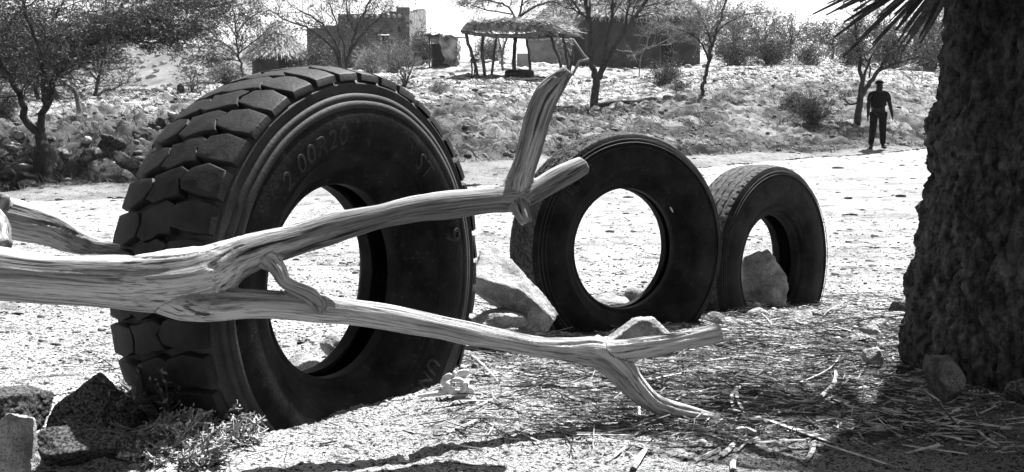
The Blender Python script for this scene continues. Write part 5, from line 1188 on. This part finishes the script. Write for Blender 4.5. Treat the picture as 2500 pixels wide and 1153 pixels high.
# sticks: individual larger pieces of dry palm leaf stalk
SG = 'dry palm leaf sticks scattered on the ground'
def stick(px0, py0, px1, py1, wd, lab='dry palm leaf stick lying in the straw litter', grp=SG, m='straw', lift=.006, bend=.0, name='stick', rr=random):
    a, b = Vg(px0, py0), Vg(px1, py1); n = 7; P = []
    L = (b-a).length; sd_ = (b-a).cross(Vector((0, 0, 1))).normalized()
    for t in np.linspace(0, 1, n):
        q = a.lerp(b, t)+sd_*math.sin(t*math.pi)*bend*L; P.append(q)
    za = [gz1(q.x, q.y) for q in P]; z0, z1 = a.z, b.z
    s = max(max(za[k]-(z0+(z1-z0)*k/(n-1)) for k in range(n)), 0)
    for k, q in enumerate(P): q.z = z0+(z1-z0)*k/(n-1)+s*.7+lift
    g = MB(); P = np.array([q[:] for q in P]); o = P.mean(0); rad = wd*np.array([.75, 1, 1, .95, .9, .8, .45]); 
    dr = (P[-1]-P[0])/np.linalg.norm(P[-1]-P[0]); sv = np.cross(dr, [0, 0, 1]); sv /= np.linalg.norm(sv); tw = rr.uniform(-.5, .5); sv = sv*math.cos(tw)+np.array([0, 0, math.sin(tw)]); uv = np.cross(sv, dr)
    rad = wd*np.array([.9, 1, 1, 1, .95, .9, .7]); V = []
    for k in range(n):
        c_ = P[k]-o+(dr*wd*rr.uniform(-1, 1) if k in (0, n-1) else 0)
        V += [c_+sv*rad[k], c_+uv*rad[k]*.55, c_-sv*rad[k], c_-uv*rad[k]*.45]
    g.add(np.array(V), quads=[[k*4+q, k*4+(q+1) % 4, k*4+4+(q+1) % 4, k*4+4+q] for k in range(n-1) for q in range(4)], polys=[[3, 2, 1, 0], [n*4-4, n*4-3, n*4-2, n*4-1]])
    ob = g.build(name, M[m], smooth=False); ob.location = o; return tag(ob, lab, 'stick', grp)
rr = random.Random(12)
S = [(932, 1052, 1090, 1060, .0035), (1090, 1062, 1165, 1030, .004), (1130, 1015, 1240, 965, .003), (1240, 968, 1330, 950, .0025), (1020, 975, 1090, 968, .003), (1150, 870, 1215, 935, .003), (1240, 985, 1120, 985, .003),
     (1630, 1022, 1790, 1070, .004), (1790, 1010, 2040, 1085, .006), (1880, 1035, 2028, 1088, .0065), (1990, 1085, 2190, 1150, .004), (1740, 812, 1985, 815, .002), (1700, 892, 1835, 875, .0035), (1600, 930, 1675, 915, .0035), (1775, 903, 1940, 918, .0035),
     (1945, 944, 2050, 875, .003), (1760, 944, 2000, 944, .0025), (2005, 978, 2040, 915, .006), (1790, 1000, 1812, 945, .0055), (1800, 950, 1815, 1010, .005), (1410, 1072, 1545, 1074, .0032), (1545, 1153, 1575, 1105, .008), (1965, 1135, 1985, 1085, .007), (1790, 1152, 1800, 1120, .006), (1490, 855, 1530, 838, .002),
     (1410, 930, 1480, 938, .004), (1405, 965, 1505, 950, .003), (1845, 1090, 1965, 1082, .003), (2390, 1060, 2440, 1095, .003), (2205, 910, 2212, 860, .0035), (2000, 990, 2160, 940, .004), (2150, 965, 2200, 1000, .003), (2340, 985, 2365, 1010, .003), (2240, 940, 2275, 1000, .004), (1880, 790, 1990, 770, .002), (2010, 760, 2150, 765, .004), (2000, 690, 2090, 688, .005), (2010, 775, 2080, 740, .003),
     (1990, 725, 2150, 718, .003), (1960, 650, 2120, 655, .003), (1850, 765, 1885, 800, .003), (2030, 800, 2140, 835, .003), (1560, 1000, 1570, 1055, .0035), (1700, 1130, 1760, 1100, .004), (1500, 1120, 1540, 1090, .003), (1800, 1110, 1850, 1075, .004), (1760, 1120, 1795, 1085, .006), (1200, 960, 1235, 1000, .003), (1255, 1050, 1330, 1090, .003), (1400, 1000, 1500, 1010, .002), (1640, 1010, 1720, 1012, .003),
     (2065, 905, 2200, 890, .003), (2080, 640, 2220, 648, .004), (2090, 605, 2225, 610, .003), (1900, 860, 1990, 850, .003), (1650, 985, 1700, 960, .005), (1700, 965, 1760, 950, .004), (1655, 895, 1700, 900, .003)]
for k, s_ in enumerate(S): stick(*s_, bend=rr.uniform(-.05, .05))
stick(1150, 738, 1240, 752, .006, 'dark curved stick under the pointed granite slab', None, 'twig')
# straw litter: uncountable
def strew(sd, n):
    g = MB(); r = np.random.default_rng(sd)
    px = np.concatenate([r.uniform(1050, 2350, int(n*.75)), r.uniform(-100, 2500, n-int(n*.75))]); py = np.concatenate([1160-r.random(int(n*.75))**.8*480, r.uniform(480, 1200, n-int(n*.75))])
    keep = r.random(n) < np.clip((px-950)/700, .16, 1)
    px, py = px[keep], py[keep]
    z = -CZ; ry = (py-576.5)/F; d = .72/(ry*cp+sp); d = np.clip(d, 1.3, 14); x = (px-1250)/F*d; y = d*cp-ry*d*sp
    n = len(x); L = r.uniform(.012, .055, n)*(1+.25*(d > 4)); a = r.normal(0, .7, n)+np.where(r.random(n) < .5, r.uniform(-1.5, 1.5, n), 0); w_ = r.uniform(.0005, .0017, n)*np.where(r.random(n) < .08, 1.8, 1); L = L*r.uniform(.6, 1.5, n)
    z = gz(x, y)+r.uniform(.001, .010, n); dx = np.cos(a)*L; dy = np.sin(a)*L; dz = r.normal(0, .12, n)*L
    sx, sy = -np.sin(a)*w_, np.cos(a)*w_
    A_ = np.stack([x-dx-sx, y-dy-sy, z-dz], 1); B_ = np.stack([x-dx+sx, y-dy+sy, z-dz], 1); C_ = np.stack([x+dx+sx*.7, y+dy+sy*.7, z+dz], 1); D_ = np.stack([x+dx-sx*.7, y+dy-sy*.7, z+dz], 1); up = np.array([0, 0, 1])[None]*w_[:, None]*1.6
    E_ = (A_+B_)/2+up; F_ = (C_+D_)/2+up
    V = np.stack([A_, B_, C_, D_, E_, F_], 1).reshape(-1, 3); b = np.arange(n)[:, None]*6
    Q = np.concatenate([b+np.array([[0, 3, 5, 4]]), b+np.array([[3, 2, 5, 5]])*0+np.array([[2, 1, 4, 5]])]); T = np.concatenate([b+np.array([[0, 4, 1]]), b+np.array([[3, 2, 5]])])
    g.add(V, quads=Q, tris=T); tag(g.build('straw_litter', M['straw'] if sd == 5 else M['twig'], smooth=False), 'fine dry straw and leaf litter strewn over the ground' if sd == 5 else 'dark rotten twig litter mixed into the straw', 'litter', kind='stuff')
def litter():
    # gravel
    g = MB(); V0, T0 = ICO[1]; n = 17000; r = np.random.default_rng(6)
    py = 1180-r.random(n)**.75*640; px = r.uniform(-150, 2550, n); ry = (py-576.5)/F; d = np.clip(.72/(ry*cp+sp), 1.3, 14); x = (px-1250)/F*d; y = d*cp-ry*d*sp; z = gz(x, y)
    s = r.uniform(.0016, .0050, n)*np.where(r.random(n) < .04, 2.8, 1)*np.clip(d/3, .8, 2.2)
    jit = 1+.35*(r.random((n, len(V0), 3))-.5); sc_ = s[:, None, None]*np.stack([r.uniform(.8, 1.5, n), r.uniform(.8, 1.4, n), r.uniform(.5, .9, n)], 1)[:, None]
    V = V0[None]*jit*sc_+np.stack([x, y, z+s*.15], 1)[:, None]; T = T0[None]+(np.arange(n)*len(V0))[:, None, None]
    g.add(V.reshape(-1, 3), tris=T.reshape(-1, 3)); tag(g.build('gravel', M['pebble'], smooth=True), 'loose gravel and crumbs of earth over the near ground', 'gravel', kind='stuff')
    # darker pebbles and dung scattered thinly over the bright sand
    g = MB(); n = 3600; r = np.random.default_rng(16); py = 370+r.random(n)**.8*560; px = r.uniform(-150, 2500, n); ry = (py-576.5)/F; d = np.clip(.75/np.maximum(ry*cp+sp, .03), 1.5, 26); x = (px-1250)/F*d; y = d*cp-ry*d*sp; z = gz(x, y)
    s = r.uniform(.7, 2.0, n)*d/F*1.5*np.where(r.random(n) < .06, 2.4, 1)
    V = V0[None]*(1+.5*(r.random((n, len(V0), 3))-.5))*s[:, None, None]*np.stack([r.uniform(1, 3.2, n), r.uniform(.8, 1.6, n), r.uniform(.5, .9, n)], 1)[:, None]+np.stack([x, y, z+s*.2], 1)[:, None]; T = T0[None]+(np.arange(n)*len(V0))[:, None, None]
    g.add(V.reshape(-1, 3), tris=T.reshape(-1, 3)); tag(g.build('dark_gravel', M['darkpebble'], smooth=True), 'dark pebbles and dung crumbs scattered over the bright sand', 'gravel', kind='stuff')
    # dry grass and fallen twigs all over the bank and its top
    for nm, mm, sd_, n in (('dry_grass', 'palet', 21, 22000), ('twig_litter', 'twig', 22, 26000)):
        g = MB(); r = np.random.default_rng(sd_); px = r.uniform(-200, 2500, n); th = np.arctan((px-1250)/F); rf = np.interp(th, _fx, _fr); rad = rf*(1+r.random(n)**1.3*1.4)-.3; x = rad*np.sin(th); y = rad*np.cos(th)
        k = fbm(np.stack([x*.5+sd_, y*.5, x*0], 1), 3) > r.uniform(-.6, .5, n); x, y, rad = x[k], y[k], rad[k]; n = len(x); z = gz(x, y); L = r.uniform(.06, .30, n); w_ = rad*r.uniform(.00012, .0003, n)
        a = r.uniform(0, 6.28, n); e = r.uniform(-.05, 1.1, n)**1.3 if False else r.uniform(0, 1.1, n); dv = np.stack([np.cos(a)*np.cos(e), np.sin(a)*np.cos(e), np.sin(e)], 1)*L[:, None]
        P0 = np.stack([x, y, z+.005], 1); md = P0+dv*.55; ti = P0+dv*np.array([1, 1, .75]); sv = np.stack([w_, 0*w_, 0*w_], 1); sv2 = np.stack([0*w_, 0*w_, w_], 1)
        V = np.stack([P0-sv, P0+sv, md+sv*.8+sv2, md-sv*.8-sv2, ti], 1).reshape(-1, 3); b = np.arange(n)[:, None]*5
        g.add(V, quads=b+np.array([[0, 1, 2, 3]]), tris=b+np.array([[3, 2, 4]])); tag(g.build(nm, M[mm], smooth=False), {'dry_grass': 'pale dry grass blades over the whole far bank', 'twig_litter': 'dark fallen twigs over the whole far bank'}[nm], 'dry grass' if nm == 'dry_grass' else 'litter', kind='stuff')
    # dark crumbs added along the near terrace lip, imitating its thin shadow line
    g = MB(); r = np.random.default_rng(23); n = 2200; px = r.uniform(-200, 2500, n); th = np.arctan((px-1250)/F); rl = np.interp(th, _lx, _lr); x0_ = rl*np.sin(th); y0_ = rl*np.cos(th); wob = .35*fbm(np.stack([x0_*.7, y0_*.7, x0_*0+2], 1), 3); rad = rl+wob+r.normal(.05, .10, n)
    k = fbm(np.stack([x0_*.6+5, y0_*.6, x0_*0], 1), 3) > r.uniform(-.3, .5, n); th = th[k]; rad = rad[k]; n = len(th); x = rad*np.sin(th); y = rad*np.cos(th); z = gz(x, y); s = r.uniform(.008, .028, n)
    V = V0[None]*(1+.6*(r.random((n, len(V0), 3))-.5))*s[:, None, None]*np.array([2.0, 1.2, .8])+np.stack([x, y, z+s*.3], 1)[:, None]; T = T0[None]+(np.arange(n)*len(V0))[:, None, None]
    g.add(V.reshape(-1, 3), tris=T.reshape(-1, 3)); tag(g.build('lip_shadow_crumbs', M['darkpebble'], smooth=True), 'dark crumbs and twigs along the broken edge of the sandy terrace', 'earth', kind='stuff')  # added crumbs standing in for the lip's thin shadow line
    # scrub and clods of the bank, too many to count
    g = MB(); r = np.random.default_rng(8); n = 5200; px = r.uniform(-200, 2500, n); rf = np.interp(np.arctan((px-1250)/F), _fx, _fr)
    rad = rf*(1+r.random(n)**1.2*1.5); th = np.arctan((px-1250)/F); x = rad*np.sin(th); y = rad*np.cos(th); cl = fbm(np.stack([x*.35, y*.35, x*0], 1), 3); k = cl > r.uniform(-.5, .5, n); x, y = x[k], y[k]; n = len(x); z = gz(x, y)
    s = r.uniform(.02, .075, n)*np.where(r.random(n) < .08, 1.8, 1); V = V0[None]*(1+.6*(r.random((n, len(V0), 3))-.5))*s[:, None, None]*np.array([1.3, 1.2, .7])+np.stack([x, y, z+s*.2], 1)[:, None]; T = T0[None]+(np.arange(n)*len(V0))[:, None, None]
    g.add(V.reshape(-1, 3), tris=T.reshape(-1, 3)); tag(g.build('earth_clods', M['clod'], smooth=True), 'crumbled earth clods all over the far bank', 'earth', kind='stuff')
    # scrub over the far hill
    dg = bpy.context.evaluated_depsgraph_get(); hill = bpy.data.objects['hill']; hm = hill.data; nv = len(hm.vertices); hv = np.empty(nv*3, np.float32); hm.vertices.foreach_get('co', hv); hv = hv.reshape(-1, 3)
    g = MB(); k = r.integers(0, nv, 5200); V1, T1 = ICO[2]; c = hv[k]+np.c_[r.normal(0, 1.2, (5200, 2)), np.zeros(5200)]; s = r.uniform(.5, 1.7, 5200)
    V = V1[None]*(1+.7*(r.random((5200, len(V1), 3))-.5))*s[:, None, None]*np.array([1, 1, .65])+c[:, None]; T = T1[None]+(np.arange(5200)*len(V1))[:, None, None]
    g.add(V.reshape(-1, 3), tris=T.reshape(-1, 3)); tag(g.build('hill_scrub', M['leafpale'], smooth=False), 'scrub speckling the pale far hillside', 'scrub', kind='stuff')
strew(5, 6500)
strew(55, 8000)
litter()

# ---------------------------------------------------------------- labels that single out members of the scattered groups
ORD = ['leftmost', 'second from left', 'third from left', 'fourth from left', 'fifth from left', 'sixth from left', 'seventh from left', 'eighth from left', 'ninth from left', 'tenth from left', 'eleventh from left', 'twelfth from left']
CNT = ['no', 'one', 'two', 'three', 'four', 'five', 'six', 'seven', 'eight', 'nine', 'ten', 'eleven', 'twelve']
def relabel(group, one, many, marks):
    zones = {}
    for o in list(COL.objects):
        if o.get('group') != group: continue
        v = o.location-Vector((0, 0, CZ)); dep = v.y*cp-v.z*sp; px = 1250+v.x/dep*F; py = 576.5-(v.y*sp+v.z*cp)/dep*F
        k = min(range(len(marks)), key=lambda i: (marks[i][0]-px)**2+((marks[i][1]-py)*1.6)**2)
        zones.setdefault(k, []).append((px, o))
    for k, L in zones.items():
        L.sort(key=lambda a: a[0])
        for i, (px, o) in enumerate(L):
            if len(L) == 1: o['label'] = one+' '+marks[k][2]
            elif i == len(L)-1: o['label'] = 'rightmost of the '+(CNT[len(L)] if len(L) < 13 else 'many')+' '+many+' '+marks[k][2]
            else: o['label'] = ORD[min(i, 11)]+' of '+(CNT[len(L)] if len(L) < 13 else 'many')+' '+many+' '+marks[k][2]
relabel('boulders sunk in the far left bank', 'dark earthy boulder', 'dark boulders', [(40, 380, 'left of the acacia trunk'), (60, 440, 'behind the gnarled log'), (170, 410, 'just right of the acacia trunk'), (230, 345, 'below the bent dead tree'), (290, 420, 'at the bank foot by the tyre'), (330, 340, 'halfway up the left bank'), (410, 295, 'above the tyre tread')])
relabel('stones lying around the huts', 'pale stone', 'pale stones', [(1020, 186, 'below the basin'), (1100, 182, 'left of the shelter'), (1205, 148, 'behind the shelter'), (1500, 170, 'at the big hut wall'), (1610, 162, 'at the big hut doorway'), (1700, 158, 'at the right end of the big hut'), (1865, 147, 'on the crest before the thicket')])
relabel(SG, 'dry palm leaf stick', 'dry palm leaf sticks', [(1010, 1056, 'in front of the large tyre'), (1170, 1000, 'around the bone'), (1190, 905, 'in shade right of the bone'), (1300, 960, 'between bone and branch elbow'), (1450, 950, 'behind the branch elbow'), (1450, 1075, 'below the branch elbow'), (1550, 1120, 'at the bottom edge centre'), (1560, 850, 'by the short branch arm'), (1640, 925, 'in the fork of the branch'), (1680, 1020, 'beside the branch tip'), (1800, 975, 'standing up near the branch tip'), (1850, 910, 'right of the branch fork'), (1880, 1040, 'pointing right from the branch tip'), (1800, 1120, 'below the branch tip'), (2000, 1110, 'at the edge of the palm shade'), (1900, 790, 'before the farthest tyre'), (2080, 700, 'right of the farthest tyre'), (2150, 630, 'on bright sand left of the palm'), (2040, 930, 'midway between fork and palm'), (2200, 900, 'at the left foot of the palm'), (2380, 1020, 'in the deep shade below the palm')])
relabel('dry grass tufts on the far bank', 'dry grass tuft', 'dry grass tufts', [(30, 330, 'left of the acacia trunk'), (100, 270, 'on the slope behind the acacia'), (220, 290, 'around the bent dead tree'), (300, 380, 'on the boulder bank'), (330, 250, 'on the bright left slope'), (470, 240, 'by the dark stump'), (1020, 330, 'right above the large tyre'), (1060, 240, 'below the little sapling'), (1180, 380, 'left of the upright stub'), (1180, 230, 'below the shelter'), (1350, 300, 'right of the upright stub'), (1450, 340, 'below the forked tree'), (1520, 220, 'right of the forked tree'), (1620, 300, 'below the fallen log end'), (1750, 340, 'above the farthest tyre'), (1760, 240, 'around the leaning tree'), (1880, 200, 'below the crest thicket'), (1900, 310, 'left of the tangled bush'), (2030, 340, 'right of the tangled bush'), (2050, 220, 'left of the dark thorn tree'), (2220, 300, 'right of the standing man'), (2220, 200, 'on the crest near the palm'), (2380, 260, 'behind the palm trunk')])

# ================================================================ HAZE
HAZE = 0.0002
hb = MB(); hb.box((0, 1330, 187), (9000, 3700, 404)); hz = hb.build('haze', M['black'], smooth=False)
mh = bpy.data.materials.new('haze'); mh.use_nodes = True; N = mh.node_tree.nodes; N.remove(N['Principled BSDF']); pv = N.new('ShaderNodeVolumePrincipled')
pv.inputs['Color'].default_value = (.95, .95, .95, 1); pv.inputs['Density'].default_value = HAZE; pv.inputs['Anisotropy'].default_value = .3
mh.node_tree.links.new(pv.outputs[0], N['Material Output'].inputs['Volume']); hz.data.materials.clear(); hz.data.materials.append(mh)
tag(hz, 'thin pale heat haze over the valley', 'haze', kind='stuff')
sc.cycles.volume_bounces = 0
sc.cycles.max_bounces = 6
sc.cycles.diffuse_bounces = 1
